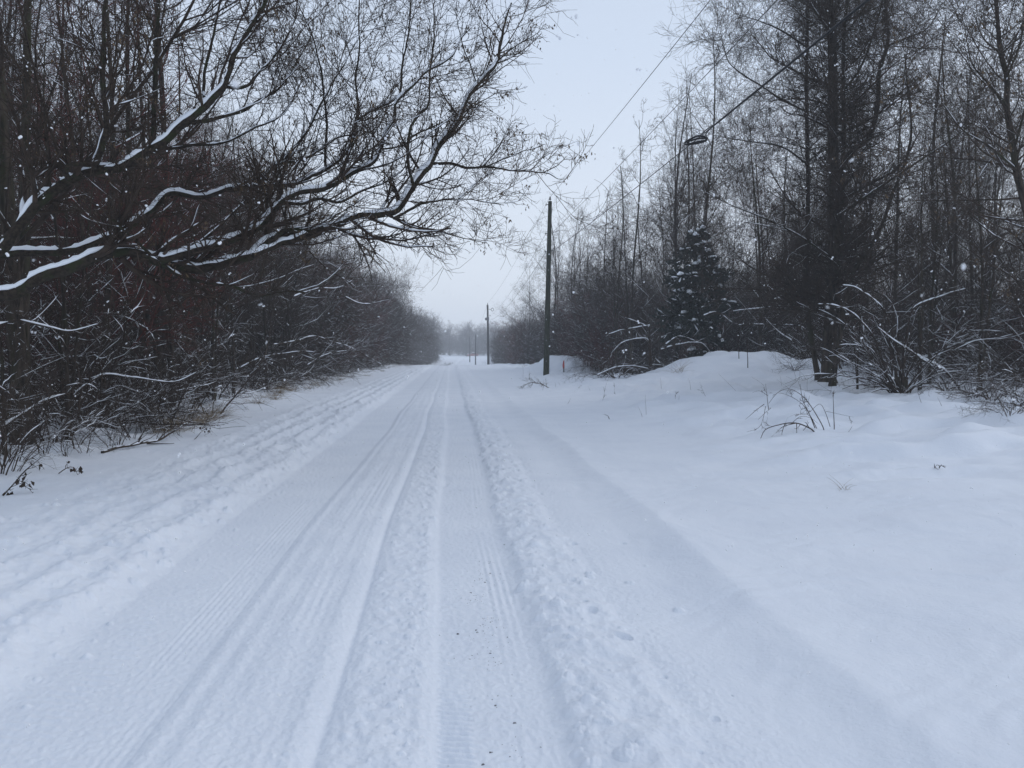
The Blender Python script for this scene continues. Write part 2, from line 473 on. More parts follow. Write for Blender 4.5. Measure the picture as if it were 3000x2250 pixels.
def make_bushy(seed, h, spread, mats=('bark', 'twig'), name='thicket_tree', n1=24, thick=1., ns=8):
    """dense many-stemmed growth twiggy down to the ground"""
    rng = np.random.default_rng(seed)
    root = empty(name, (0, 0, -60))
    tr, cr, sn = TB(), TB(), TB()
    P0 = []; R0 = []
    for i in range(ns):
        a = rng.uniform(0, 6.28); b = rng.uniform(0, .5)
        hh = h * rng.uniform(.6, 1.0)
        z = np.linspace(0, 1, 10)
        rad = b + spread * rng.uniform(.2, .9) * z ** 1.5
        P0.append(np.stack([rad * np.cos(a + z * .4), rad * np.sin(a + z * .4), hh * (z - .06 * z ** 3) - .1], -1))
        R0.append(np.linspace(.055, .010, 10) * rng.uniform(.6, 1.1))
    P0 = np.array(P0); R0 = np.array(R0)
    tr.tubes(P0, R0, 6)
    P1, R1 = spawn(P0, R0, rng, n1, .06, 1, 54, 16, .34, .3, .45, rr=.55, K=8, wig=.22, trop=.05, rmin=.007, tip=.25)
    P2, R2 = spawn(P1, R1, rng, 7, .1, 1, 48, 16, .45, .35, .4, rr=.65, K=6, wig=.24, trop=.05, rmin=.0042 * thick, tip=.4)
    P3, R3 = spawn(P2, R2, rng, 7, .1, 1, 45, 14, .5, .35, .35, rr=.75, K=4, wig=.16, trop=.05, rmin=.0033 * thick, tip=.5)
    cr.tubes(P1, R1, 4); cr.tubes(P2, R2, 3); cr.tubes(P3, R3, 3)
    sn.snow(P1, R1, rng, 1.2, .38, 5, sub=2); sn.snow(P2, R2, rng, 1.4, .32, 4); sn.snow(P3, R3, rng, 1.5, .16, 4)
    plant_parts(root, tr, cr, sn, None, mats)
    return root

def make_shrub(seed, h, ns=16, arch=.10, snowy=1.0, name='bare_shrub', mats=('twig', 'twig'), up=.45):
    rng = np.random.default_rng(seed)
    root = empty(name, (0, 0, -60))
    tr, cr, sn = TB(), TB(), TB()
    K = 12
    P0 = np.empty((ns, K, 3)); R0 = np.empty((ns, K))
    for i in range(ns):
        a = rng.uniform(0, 6.28); b = rng.uniform(0, .22)
        el = rng.uniform(up, .985)
        d = np.array([math.cos(a) * math.sqrt(1 - el * el), math.sin(a) * math.sqrt(1 - el * el), el])
        L = h * rng.uniform(.6, 1.3)
        p = np.array([b * math.cos(a), b * math.sin(a), -.05])
        for k in range(K):
            P0[i, k] = p
            p = p + d * L / (K - 1)
            d = d + rng.normal(size=3) * .17; d[2] -= arch
            d = d / np.linalg.norm(d)
            if p[2] < .12 and k > 2: d[2] = abs(d[2]) * .3; d = d / np.linalg.norm(d)
        R0[i] = np.linspace(1, .25, K) * rng.uniform(.008, .018) * (h / 2) ** .4
    tr.tubes(P0, R0, 5)
    P1, R1 = spawn(P0, R0, rng, 8, .12, 1, 48, 16, .36, .35, .4, rr=.6, K=7, wig=.22, trop=.02, rmin=.0038, tip=.35)
    P2, R2 = spawn(P1, R1, rng, 5, .1, 1, 45, 14, .42, .35, .3, rr=.7, K=4, wig=.16, trop=.02, rmin=.0024, tip=.5)
    cr.tubes(P1, R1, 4); cr.tubes(P2, R2, 3)
    sn.snow(P0, R0, rng, 1.3 * snowy, .46, 6, sub=2); sn.snow(P1, R1, rng, 1.3 * snowy, .34, 5, sub=2)
    sn.snow(P2, R2, rng, 1.4 * snowy, .2, 4)
    tr.build('stems', M[mats[0]], root); cr.build('twigs', M[mats[1]], root)
    if sn.v: sn.build('snow_cover', M['cap'], root)
    return root

USED = set()
def place(root, loc, rz=0, sc=1., label=None, cat=None, group=None, name=None):
    if root.name in USED:
        r = root.copy(); COL.objects.link(r)
        for ch in root.children:
            c = ch.copy(); COL.objects.link(c); c.parent = r
            c.matrix_parent_inverse = ch.matrix_parent_inverse
    else:
        r = root
    USED.add(root.name)
    if name: r.name = name
    r.location = loc; r.rotation_euler = (0, 0, rz)
    r.scale = (sc, sc, sc) if np.isscalar(sc) else sc
    for k in ('group',):
        if k in r and not group: del r[k]
    tag(r, label, cat, group)
    return r

# ------------------------------------------------------------------ the ground sheet
def build_ground():
    fa = np.arange(-.72, .72, .00118)
    ca = np.linspace(.72, 2 * math.pi - .72, 170)[:-1]
    ang = np.concatenate([fa, ca]); NA = len(ang)
    rs = list(np.linspace(.15, 2.3, 36))
    while rs[-1] < 600:
        r = rs[-1]; rs.append(r + min(.00050 * r * r, .0115 * r))
    rs = np.array(rs); NR = len(rs)
    A, Rr = np.meshgrid(ang, rs)
    X = Rr * np.sin(A); Y = Rr * np.cos(A)
    Z = height(X, Y, True)
    # loose clods of snow along the ploughed lines
    rng = np.random.default_rng(5)
    lumps = []
    def band(u0, u1, v0, v1, per_m, r0, r1):
        n = int((v1 - v0) * per_m)
        u = rng.uniform(u0, u1, n) if np.isscalar(u0) else None
        v = v0 + (v1 - v0) * rng.random(n) ** 1.15
        s = r0 + (r1 - r0) * rng.random(n) ** 3
        lumps.extend(zip(u, v, s))
    band(.47, .72, 2.6, 24, 22, .010, .058); band(.50, 1.0, 2.6, 14, 12, .010, .055); band(.8, 1.5, 2.6, 9, 5, .010, .035)
    band(-.32, -.15, 2.6, 20, 26, .007, .036); band(-.52, -.2, 2.6, 14, 20, .006, .028)
    band(-2.5, -2.15, 2.8, 22, 24, .010, .05); band(-3.3, -2.5, 3.2, 22, 18, .012, .05); band(-4.1, -3.2, 4.5, 18, 9, .012, .045)
    band(-2.15, -1.9, 2.8, 12, 7, .008, .03); band(-1.1, -.6, 2.8, 12, 5, .008, .026)
    nf = len(fa)
    for u, v, s in lumps:
        x = u + float(center(np.array(v))); y = v
        r = math.hypot(x, y); a = math.atan2(x, y)
        s *= 1 + .02 * v
        i0, i1 = np.searchsorted(rs, [r - s * 1.1, r + s * 1.1])
        j0, j1 = np.searchsorted(fa, [a - s * 1.1 / r, a + s * 1.1 / r])
        if i1 <= i0 or j1 <= j0: continue
        sub = (slice(i0, i1), slice(j0, j1))
        e = rng.uniform(.65, 1.3); th = rng.uniform(0, 3.14)
        ddx = X[sub] - x; ddy = Y[sub] - y
        p = (ddx * math.cos(th) + ddy * math.sin(th)) / s; q = (-ddx * math.sin(th) + ddy * math.cos(th)) / s / e
        d2 = p * p + q * q
        bump = (s * rng.uniform(.32, .7) if not (u > .75 and rng.random() < .5) else -s * .8) * np.clip(1 - d2, 0, 1) ** .62
        Z[sub] = np.maximum(Z[sub], Z[sub] * .35 + .65 * Z[sub].min() + bump) if rng.random() < .3 else Z[sub] + bump * (1 + .35 * pn(ddx * 40 + u * 9, ddy * 40, 7))
    V = np.stack([X, Y, Z], -1).reshape(-1, 3)
    c0 = np.array([[0, 0, float(height(np.zeros(1), np.zeros(1))[0])]])
    i = np.arange(NR - 1)[:, None] * NA
    j = np.arange(NA)[None, :]; j2 = (np.arange(NA) + 1)[None, :] % NA
    Q = np.stack([i + j2, i + j, i + NA + j, i + NA + j2], -1).reshape(-1, 4)
    # the driven road and the untouched snow beside it meet edge to edge
    cx = V[Q].mean(1)
    u = cx[:, 0] - center(cx[:, 1])
    on = (u > -2.25) & (u < .95)
    for nm, k, lab in (('road', on, 'snow-covered road with packed wheel tracks'), ('snow_ground', ~on, 'unploughed snow on both sides of the road')):
        qq = Q[k]
        used, inv = np.unique(qq, return_inverse=True)
        me = make_mesh(nm, V[used], inv.reshape(-1, 4), M['snow'])
        tag(link(nm, me), lab, kind='structure')
    t = np.arange(NA)
    vv = np.vstack([V[:NA], c0]); tri = np.stack([t, np.full(NA, NA), (t + 1) % NA], -1)
    me = make_mesh('ground_patch', vv, tri[:, [0, 2, 1]], M['snow'])
    tag(link('snow_ground', me), 'snow under the camera', kind='structure')
build_ground()

# ------------------------------------------------------------------ the overhanging tree (traced limbs)
def traced(pts, Y0, Y1, wob=.0, seed=0):
    n = len(pts)
    d = np.r_[0, np.cumsum([math.hypot(pts[i + 1][0] - pts[i][0], pts[i + 1][1] - pts[i][1]) for i in range(n - 1)])]
    t = d / d[-1]
    return np.array([P(px, py, Y0 + (Y1 - Y0) * k + wob * math.sin(5 * k + seed)) for (px, py), k in zip(pts, t)])

LIMBS = [  # pixels, depth start, depth end, radius start, radius end, group
 ([(-270, 905), (-120, 800), (0, 732), (41, 678), (77, 633), (136, 574), (203, 529), (271, 502), (344, 493), (393, 470), (443, 434), (488, 407), (542, 362), (601, 312), (655, 253), (690, 150), (770, 20), (800, -60)], 8.0, 9.2, .070, .014, 0),
 ([(447, 432), (450, 360), (456, 226), (461, 60), (470, -60)], 8.7, 9.0, .030, .018, 0),
 ([(275, 492), (295, 450), (308, 400), (310, 350), (305, 270), (300, 150), (312, -40)], 8.45, 8.2, .034, .018, 0),
 ([(203, 528), (190, 497), (212, 478), (271, 488), (300, 492)], 8.35, 8.5, .030, .018, 0),
 ([(-280, 1010), (-120, 900), (29, 860), (72, 843), (145, 799), (212, 780), (270, 758), (328, 742), (386, 734), (425, 746), (463, 766), (521, 778), (579, 789), (620, 780), (675, 768), (738, 751), (760, 728), (800, 700), (850, 690), (904, 687), (949, 674), (1000, 656), (1031, 637), (1071, 631), (1116, 628), (1153, 619), (1175, 601), (1202, 561), (1234, 511), (1261, 479), (1288, 425), (1320, 384), (1352, 330), (1379, 276), (1419, 226), (1456, 181), (1474, 90), (1496, 10)], 8.0, 10.4, .076, .010, 1),
 ([(738, 751), (770, 736), (815, 716), (860, 708), (885, 695), (904, 687)], 8.95, 9.2, .036, .034, 1),
 ([(800, 702), (830, 674), (870, 676), (905, 678), (949, 668)], 9.05, 9.35, .03, .03, 1),
 ([(1261, 479), (1324, 481), (1365, 488), (1433, 490), (1501, 500), (1591, 506), (1636, 522), (1659, 524)], 9.9, 10.3, .022, .004, 1),
 ([(1591, 506), (1625, 490), (1654, 466)], 10.2, 10.3, .007, .004, 1),
 ([(1415, 488), (1455, 475), (1523, 447), (1596, 425)], 10.05, 10.2, .010, .004, 1),
 ([(1419, 486), (1469, 416), (1505, 353)], 10.05, 9.8, .009, .003, 1),
 ([(1153, 640), (1207, 610), (1252, 592), (1342, 583), (1401, 590), (1478, 601)], 9.6, 10.2, .020, .004, 1),
 ([(1342, 583), (1388, 542), (1446, 502)], 9.9, 10.2, .009, .003, 1),
 ([(1160, 640), (1229, 665), (1275, 678), (1342, 692), (1428, 714)], 9.6, 10.2, .016, .003, 1),
 ([(1180, 642), (1234, 696), (1261, 745)], 9.6, 9.9, .012, .004, 1),
 ([(1229, 665), (1300, 705), (1340, 760)], 9.8, 10.0, .008, .003, 1),
 ([(1211, 545), (1198, 475), (1196, 407), (1220, 339), (1257, 303), (1257, 226), (1270, 136), (1272, 10)], 9.75, 9.6, .022, .006, 1),
 ([(1196, 407), (1252, 380), (1279, 362), (1342, 353)], 9.7, 9.9, .014, .004, 1),
 ([(1279, 362), (1280, 400), (1285, 440)], 9.75, 9.9, .010, .008, 1),
 ([(1352, 335), (1405, 300), (1460, 270), (1500, 262)], 10.2, 10.4, .010, .003, 1),
 ([(1379, 276), (1420, 200), (1440, 110)], 10.3, 10.1, .010, .004, 1),
 ([(1456, 181), (1500, 140), (1560, 108), (1600, 70)], 10.4, 10.6, .009, .003, 1),
 ([(1456, 165), (1500, 160), (1560, 150)], 10.4, 10.6, .007, .003, 1),
 ([(1288, 430), (1340, 380), (1390, 330), (1390, 260)], 10.1, 10.3, .009, .003, 1),
 ([(1398, 250), (1350, 110), (1335, 20)], 10.3, 10.0, .010, .004, 1),
 ([(463, 764), (511, 754), (579, 732), (627, 718), (685, 703), (742, 674), (767, 655), (800, 619), (827, 592), (890, 561), (949, 552), (994, 533), (1040, 502), (1094, 479), (1112, 434), (1130, 393), (1153, 348), (1157, 307), (1175, 285), (1207, 253), (1252, 212), (1320, 163), (1370, 90)], 8.6, 10.6, .052, .008, 2),
 ([(1170, 292), (1180, 181), (1198, 90), (1204, -30)], 10.2, 10.1, .016, .008, 2),
 ([(827, 592), (880, 600), (940, 580), (1000, 590), (1075, 555), (1130, 530), (1180, 500), (1190, 470)], 9.2, 9.9, .024, .006, 2),
 ([(994, 533), (1010, 480), (1045, 400), (1040, 330)], 9.7, 9.5, .016, .006, 2),
 ([(1112, 436), (1180, 425), (1250, 400), (1330, 390), (1390, 400)], 10.1, 10.5, .012, .003, 2),
 ([(-150, 790), (0, 745), (200, 735), (340, 690), (398, 651), (452, 610), (502, 565), (583, 578), (650, 560), (700, 548), (760, 545), (830, 545), (886, 533), (913, 515), (958, 493), (994, 470), (1022, 434), (1040, 375), (1049, 353), (1116, 312), (1162, 289), (1230, 230), (1290, 150)], 9.0, 11.2, .055, .008, 3),
 ([(1049, 353), (1046, 271), (1044, 226), (1052, 120), (1052, -20)], 10.8, 10.6, .018, .008, 3),
 ([(954, 493), (956, 362), (951, 289), (936, 181), (913, 104), (880, 20)], 10.6, 10.4, .020, .007, 3),
 ([(830, 478), (845, 452), (890, 398), (936, 316), (954, 280), (1000, 200), (1062, 90)], 10.2, 10.4, .018, .005, 3),
 ([(760, 545), (800, 490), (830, 478), (900, 462), (1000, 400), (1040, 395)], 10, 10.6, .024, .010, 3),
 ([(655, 255), (720, 250), (790, 180), (850, 90), (880, -20)], 9.0, 9.6, .020, .008, 0),
 ([(542, 362), (620, 350), (720, 320), (820, 250), (900, 130), (920, 40)], 8.9, 9.8, .024, .006, 0),
 ([(601, 312), (600, 200), (630, 90), (650, -40)], 9.0, 9.0, .020, .01, 0),
 ([(443, 434), (540, 430), (640, 420), (740, 380), (830, 330), (890, 230)], 8.8, 9.9, .020, .006, 0),
 ([(463, 766), (410, 720), (352, 660), (330, 645)], 8.6, 8.3, .020, .010, 2),
 ([(545, 814), (607, 828), (665, 838), (723, 857), (771, 864), (820, 857), (896, 858)], 8.8, 9.2, .018, .012, 1),
 ([(386, 736), (450, 760), (500, 790), (545, 814)], 8.5, 8.8, .024, .018, 1),
]

def overhanging_tree():
    rng = np.random.default_rng(77)
    base = on_ground(-6.9, 7.6)
    root = empty('overhanging_tree', base, 'big bare tree at the left edge leaning snow-capped limbs over the road', 'tree')
    tr = TB()
    tp = spline([base + (0, 0, -.2), base + (.05, .1, 1.0), P(-275, 905, 8.0), base + (.6, .6, 4.2), base + (.9, 1.2, 7), base + (1.0, 1.6, 11)], .3)
    tr.tubes(tp, np.linspace(.24, .05, len(tp)), 14)
    tr.build('trunk', M['limb'], root, base)
    tw, sd = TB(), TB()
    allP, allR, gi = [], [], []
    caps = {}
    for gidx in range(4):
        lt, st = TB(), TB()
        for li, (px, y0, y1, r0, r1, g) in enumerate(LIMBS):
            if g != gidx: continue
            c = spline(traced(px, y0, y1, .10, li), .045)
            # knobbly line
            k = np.linspace(0, len(c) * .045, len(c))
            c[:, 0] += .020 * pn(k * 2.6, k * 0 + li, 1) + .008 * pn(k * 8, k * 0 + li, 6); c[:, 2] += .024 * pn(k * 2.9, k * 0 + li, 2) + .008 * pn(k * 8, k * 0 + li, 7)
            R = np.linspace(1, 0, len(c)) ** (.75 if r0 > .06 else 1.1) * (r0 - r1) + r1
            R = R * (1 + .16 * pn(k * 4, k * 0 + li, 3))
            lt.tubes(c, R, 8)
            st.snow(c, R * 1.0, rng, 1.1, .97 if r0 > .06 else .74 if r0 > .03 else .52 if r0 > .022 else .36, 8, .046, steep=.3)
            a = resample(c, 14); allP.append(a); allR.append(np.interp(np.linspace(0, 1, 14), np.linspace(0, 1, len(R)), R)); gi.append(g)
        o = lt.build('limb', M['limb'], root, base)
        if o and st.v: st.build('snow_cap', M['cap'], o, base)
    P0 = np.array(allP); R0 = np.array(allR)
    th = R0[:, 0] > .0125
    Pa, Ra = spawn(P0[th], R0[th], rng, 13, .22, 1, 46, 13, .0, .4, .35, rr=.5, K=8, wig=.10, trop=.10, rmin=.0045, tip=.3, up=.55, absl=1.05)
    Pb, Rb = spawn(P0[~th], R0[~th], rng, 9, .12, 1, 46, 13, .0, .4, .35, rr=.6, K=8, wig=.11, trop=.07, rmin=.004, tip=.3, up=.3, absl=.25)
    P1 = np.concatenate([Pa, Pb]); R1 = np.concatenate([Ra, Rb])
    P2, R2 = spawn(P1, R1, rng, 7, .1, 1, 45, 13, .42, .35, .35, rr=.6, K=6, wig=.13, trop=.05, rmin=.003, tip=.45)
    P3, R3 = spawn(P2, R2, rng, 3.4, .1, 1, 50, 14, .5, .35, .3, rr=.75, K=4, wig=.22, trop=.02, rmin=.0026, tip=.6)
    tw.tubes(P1, R1, 5); tw.tubes(P2, R2, 4); tw.tubes(P3, R3, 3)
    o = tw.build('twigs', M['twig'], root, base)
    s1 = TB(); s1.snow(P1, R1, rng, 1.0, .40, 5, sub=2); s1.snow(P2, R2, rng, 1.0, .22, 4)
    s1.build('snow_cover', M['cap'], o, base)
    tips = P2[:, -1]
    k = rng.random(len(tips)) < .17
    leafs(sd, tips[k], rng, .046, True, 7, .20, .035)
    tips = P3[:, -1]
    k = rng.random(len(tips)) < .025
    leafs(sd, tips[k], rng, .038, True, 3, .2, .02)
    sd.build('seed_clusters', M['seed'], root, base)
overhanging_tree()

# ------------------------------------------------------------------ woods
rngW = np.random.default_rng(2024)
TREES = {
 'wood': [make_tree(11, 14, .095, 'wood', thick=1.3), make_tree(12, 13, .08, 'wood', ('bark', 'twig_red'), thick=1.3), make_tree(13, 15, .12, 'wood', thick=1.25), make_tree(14, 12, .07, 'wood', ('bark', 'twig_grey'), 1.1, seedy=.03)],
 'upright': [make_tree(21, 12, .085, 'upright', thick=1.5), make_tree(22, 13, .09, 'upright', ('bark', 'twig'), thick=1.4)],
 'slender': [make_tree(31, 13, .08, 'slender', name='slender_tree', thick=1.7), make_tree(32, 12, .07, 'slender', name='slender_tree', thick=1.6)],
 'round': [make_tree(41, 14, .2, 'round', ('bark', 'twig_grey')), make_tree(42, 13, .18, 'round', ('bark', 'twig_grey')), make_tree(43, 15, .2, 'wood', ('bark', 'twig_grey'))],
 'bushy': [make_bushy(51, 7, 2.4), make_bushy(52, 6.5, 2.8, ('bark', 'twig_red')), make_bushy(53, 8, 2.2, ('bark', 'twig_grey'))],
 'farround': [make_tree(44, 14, .2, 'round', ('bark', 'twig_grey'), thick=2.6), make_tree(45, 15, .2, 'wood', ('bark', 'twig_grey'), thick=2.4)],
 'farbushy': [make_bushy(54, 9, 2.6, ('bark', 'twig_grey'), thick=2.6), make_bushy(55, 10, 2.3, ('bark', 'twig_grey'), thick=2.2)],
 'upshrub': [make_shrub(65, 2.2, 7, .015, up=.86), make_shrub(66, 2.0, 6, .03, up=.80, mats=('twig_grey', 'twig')), make_shrub(67, 2.6, 8, .01, up=.88)],
 'shrub': [make_shrub(61, 2.0), make_shrub(62, 2.4, 14, .06), make_shrub(63, 1.5, 18, .16), make_shrub(64, 3.2, 14, .05, .8)],
}
def put(kind, x, y, h=None, label=None, cat='tree', group=None, i=None, rz=None):
    L = TREES[kind]
    t = L[int(rngW.integers(len(L)))] if i is None else L[i]
    hh = {'wood': 13.5, 'upright': 12.5, 'slender': 12.5, 'round': 14, 'farround': 14.5, 'bushy': 7.2, 'farbushy': 9.5, 'shrub': 2.0, 'upshrub': 2.1}[kind]
    s = (h / hh) if h else rngW.uniform(.8, 1.15)
    return place(t, on_ground(x, y), rngW.uniform(0, 6.28) if rz is None else rz, s, label, cat, group)

def pxx(px, y): return (px - 1500) / F * y
CAPX = [0, 900, 1031, 1100, 1154, 1201, 1260, 1300, 1420, 1480, 1560, 1640, 1800, 1900, 2000, 2100, 2230, 2330, 2500, 2650, 3000]
CAPY = [-600, 560, 705, 770, 805, 868, 940, 980, 985, 950, 860, 810, 745, 715, 690, 640, 430, 120, -150, 80, -100]
def cap(x, y, h, jit):
    top = np.interp(1500 + F * x / y, CAPX, CAPY) + jit
    return min(h, CH + (HZ - top) / F * y - float(height(np.array([x]), np.array([y]))[0]))

def scatter(kind, n, ufn, y0, y1, h0, h1, label, cat, group, seed, ypow=1.0, mind=1.0, keep=None):
    rng = np.random.default_rng(seed)
    pts = []; tries = 0
    while len(pts) < n and tries < n * 60:
        tries += 1
        y = y0 + (y1 - y0) * rng.random() ** ypow
        a, b = ufn(y)
        u = rng.uniform(a, b)
        x = u + float(center(np.array(y)))
        if any((x - p) ** 2 + (y - q) ** 2 < mind ** 2 for p, q in pts): continue
        if keep and not keep(x, y): continue
        pts.append((x, y))
        hh = cap(x, y, rng.uniform(h0, h1), rng.uniform(-12, 30))
        if hh > h0 * .28: put(kind, x, y, hh, label, cat, group)


# left of the road -----------------------------------------------------
for px, y, h, lab in ((61, 12.0, 15, 'thick dark trunk rising out of the picture at the top left corner'),
                      (425, 18, 14, 'left of two close dark trunks behind the upper snowy limb'),
                      (466, 18.8, 14.5, 'right of two close dark trunks behind the upper snowy limb'),
                      (300, 16.0, 13, 'bare tree between the corner trunk and the two close trunks')):
    put('wood', pxx(px, y), y, h, lab, 'tree', None, i={61: 2, 425: 1, 466: 0, 300: 1}[px])
for (px, py, h, lab) in ((200, 1291, 5.0, 'leaning snow-plastered sapling nearest the road in front of the left thicket'),
                    (468, 1180, 6.5, 'left of two mossy saplings standing in snow under the snowy limb'),
                    (506, 1185, 6.5, 'right of two mossy saplings standing in snow under the snowy limb'),
                    (627, 1175, 5.0, 'thin straight sapling right of the two mossy saplings'),
                    (685, 1151, 5.0, 'slightly leaning sapling farthest right in the left thicket'),
                    (14, 1330, 3.2, 'thin dark stem cut by the left edge of the picture')):
    g = ground_hit(px, py)
    put('slender', g[0], g[1], h * 1.4, lab, 'sapling', None)

scatter('wood', 60, lambda y: (-34, -9.0), 10, 62, 10, 15, 'bare tree standing deep in the wood left of the road', 'tree', 'trees in the left wood', 1, .9, 1.3)
scatter('upright', 12, lambda y: (-22, -8.5), 11, 50, 10, 14, 'bare upright tree among the wood left of the road', 'tree', 'upright trees in the left wood', 2, .9, 1.5)
scatter('bushy', 46, lambda y: (-20, float(np.interp(y, [10, 20, 34], [-12.2, -10.4, -7.7]))), 11, 38, 4.2, 7.0, 'tangled grey-brown thicket growth in front of the left wood', 'thicket', 'low thicket along the left wood', 3, 1., .9)
scatter('bushy', 62, lambda y: (-15, -7.7), 30, 95, 8.6, 11.0, 'tall twiggy thicket walling the left side of the road', 'thicket', 'thicket wall left of the road', 4, 1., 1.1)
scatter('farbushy', 40, lambda y: (-15, float(np.interp(y, [94, 140, 260], [-7.6, -8.2, -9.0]))), 94, 260, 9, 12, 'far twiggy thicket on the left narrowing the road', 'thicket', 'far thicket left of the road', 5, 1., 1.6)
scatter('slender', 16, lambda y: (-9.8, -6.6), 10, 36, 4.2, 7.5, 'thin bare sapling among the snowy shrubs of the left thicket', 'sapling', 'saplings in the left thicket', 9, 1., .8)
scatter('shrub', 24, lambda y: (-10.5, -6.4), 14, 40, .9, 2.0, 'snow-dusted bare shrub at the foot of the left thicket', 'shrub', 'shrubs along the left verge', 6, 1.1, .7)
scatter('shrub', 30, lambda y: (-8.4, -6.3), 28, 80, 1.2, 2.6, 'small bare shrub far along the left verge', 'shrub', 'far shrubs along the left verge', 7, 1., .8)
scatter('farround', 16, lambda y: (-22, -9), 130, 250, 12, 15, 'tall bare tree in the haze left of the far road', 'tree', 'hazy trees left of the far road', 8, 1., 4)

rngU = np.random.default_rng(44)
for k in range(22):
    px = rngU.uniform(-40, 640); Y = float(np.interp(px, [-40, 200, 640], [10.3, 12.0, 18.0])) + rngU.uniform(0, 5)
    put('upshrub', pxx(px, Y), Y, rngU.uniform(1.3, 3.2), 'thin upright bare bush standing closest to the camera in the left thicket', 'shrub', 'nearest bushes of the left thicket')
for k in range(24):
    px = rngU.uniform(-30, 560); g = ground_hit(px, float(np.interp(px, [0, 200, 450, 610], [1392, 1345, 1285, 1245])) - rngU.uniform(0, 55))
    put('upshrub', g[0], g[1], rngU.uniform(.6, 1.5), 'low thin twig bush poking out of the snow at the edge of the left thicket', 'shrub', 'low twig bushes at the left verge')
for px, Y, h in ((40, 15.5, 4.4), (170, 18.5, 4.2)):
    put('bushy', pxx(px, Y), Y, h, 'tangled grey-brown thicket growth in front of the left wood', 'thicket', 'low thicket along the left wood')

# right of the road ----------------------------------------------------
def right_edge(y): return float(np.interp(y, [16, 22, 30, 36, 45, 60, 75, 90, 130, 200, 260], [15.2, 14.6, 15.2, 13.5, 11.5, 10.4, 9.0, 7.8, 6.6, 8.5, 9]))
offm = lambda x, y: not ((y < 37) and x < 12.5)
scatter('wood', 38, lambda y: (right_edge(y) + 3.5, right_edge(y) + 24), 19, 60, 10, 15, 'bare tree standing deep in the wood right of the road', 'tree', 'trees in the right wood', 21, .9, 1.5, offm)
scatter('upright', 7, lambda y: (right_edge(y) + 4, right_edge(y) + 22), 24, 66, 9, 13, 'bare upright tree among the wood right of the road', 'tree', 'upright trees in the right wood', 22, 1., 1.6, offm)
scatter('bushy', 46, lambda y: (right_edge(y) + 2, right_edge(y) + 18), 22, 52, 3.6, 6.8, 'tangled twiggy thicket under the right wood', 'thicket', 'thicket under the right wood', 23, 1., 1.1, offm)
scatter('bushy', 40, lambda y: (right_edge(y) + 1.2, right_edge(y) + 11), 46, 128, 6.6, 9.4, 'tall twiggy thicket walling the right side of the road', 'thicket', 'thicket wall right of the road', 24, .9, 1.3)
scatter('farbushy', 26, lambda y: (right_edge(y) + .8, right_edge(y) + 10), 128, 260, 7, 9.5, 'far twiggy thicket on the right beyond the crest', 'thicket', 'far thicket right of the road', 25, 1., 2)
scatter('shrub', 34, lambda y: (right_edge(y) - .6, right_edge(y) + 6), 19, 42, 1.4, 3.0, 'snow-dusted bare shrub at the foot of the right wood', 'shrub', 'shrubs below the right wood', 26, 1., .8, offm)
scatter('farround', 14, lambda y: (right_edge(y) + 5, right_edge(y) + 26), 120, 260, 11, 14, 'tall bare tree in the haze right of the far road', 'tree', 'hazy trees right of the far road', 27, 1., 4)
scatter('slender', 7, lambda y: (right_edge(y) + 4, right_edge(y) + 18), 40, 80, 8, 12, 'slender bare tree rising above the right thicket', 'tree', 'slender trees above the right thicket', 28, 1., 1.8)

# particular trees on the right skyline: photo column, photo row of the top, depth
for kind, px, top, Y, lab in (
    ('slender', 1850, 395, 46, 'slender forked tree rising left of the snowy evergreen'),
    ('slender', 1806, 520, 48, 'shorter slender tree just left of the forked one'),
    ('upright', 1979, 268, 42, 'broom-shaped bare tree with many upright branches behind the evergreen'),
    ('slender', 2055, 150, 40, 'tallest thin pole-like tree behind the coiled cable'),
    ('upright', 1626, 618, 66, 'upright bare tree directly right of the near utility pole'),
    ('upright', 1675, 635, 68, 'second upright bare tree right of the near utility pole'),
    ('upright', 1722, 660, 64, 'lower upright bare tree left of the shorter slender tree'),
    ('wood', 1545, 760, 92, 'rounded bare tree directly left of the near utility pole'),
    ('upright', 1700, 640, 60, 'upright bare tree rising behind the red survey stake'),
    ('upright', 1768, 585, 56, 'upright bare tree rising out of the left side of the scrub dome'),
    ('wood', 1880, 560, 50, 'bare spreading tree rising out of the right side of the scrub dome'),
    ('wood', 1930, 470, 46, 'bare spreading tree left of the broom-shaped tree'),
    ('upright', 2010, 360, 44, 'bare upright tree right of the broom-shaped tree'),
    ('wood', 2120, 610, 40, 'bare tree right behind the snowy evergreen'),
    ('wood', 2230, 450, 36, 'bare tree between the evergreen and the twiggy twin trunks'),
    ('wood', 2800, 230, 26, 'bare tree between the twin trunks and the seed-hung tree')):
    x = pxx(px, Y); g = on_ground(x, Y)
    h = CH + (HZ - top) / F * Y - g[2]
    put(kind, x, Y, h, lab, 'tree', None)
for px, Y, h in ((2610, 31, 15), (2740, 33, 14), (2900, 32, 14)):
    put('wood', pxx(px, Y), Y, h, 'tall bare tree crowding behind the twin-trunk twiggy tree', 'tree', 'tall trees behind the twin-trunk tree')

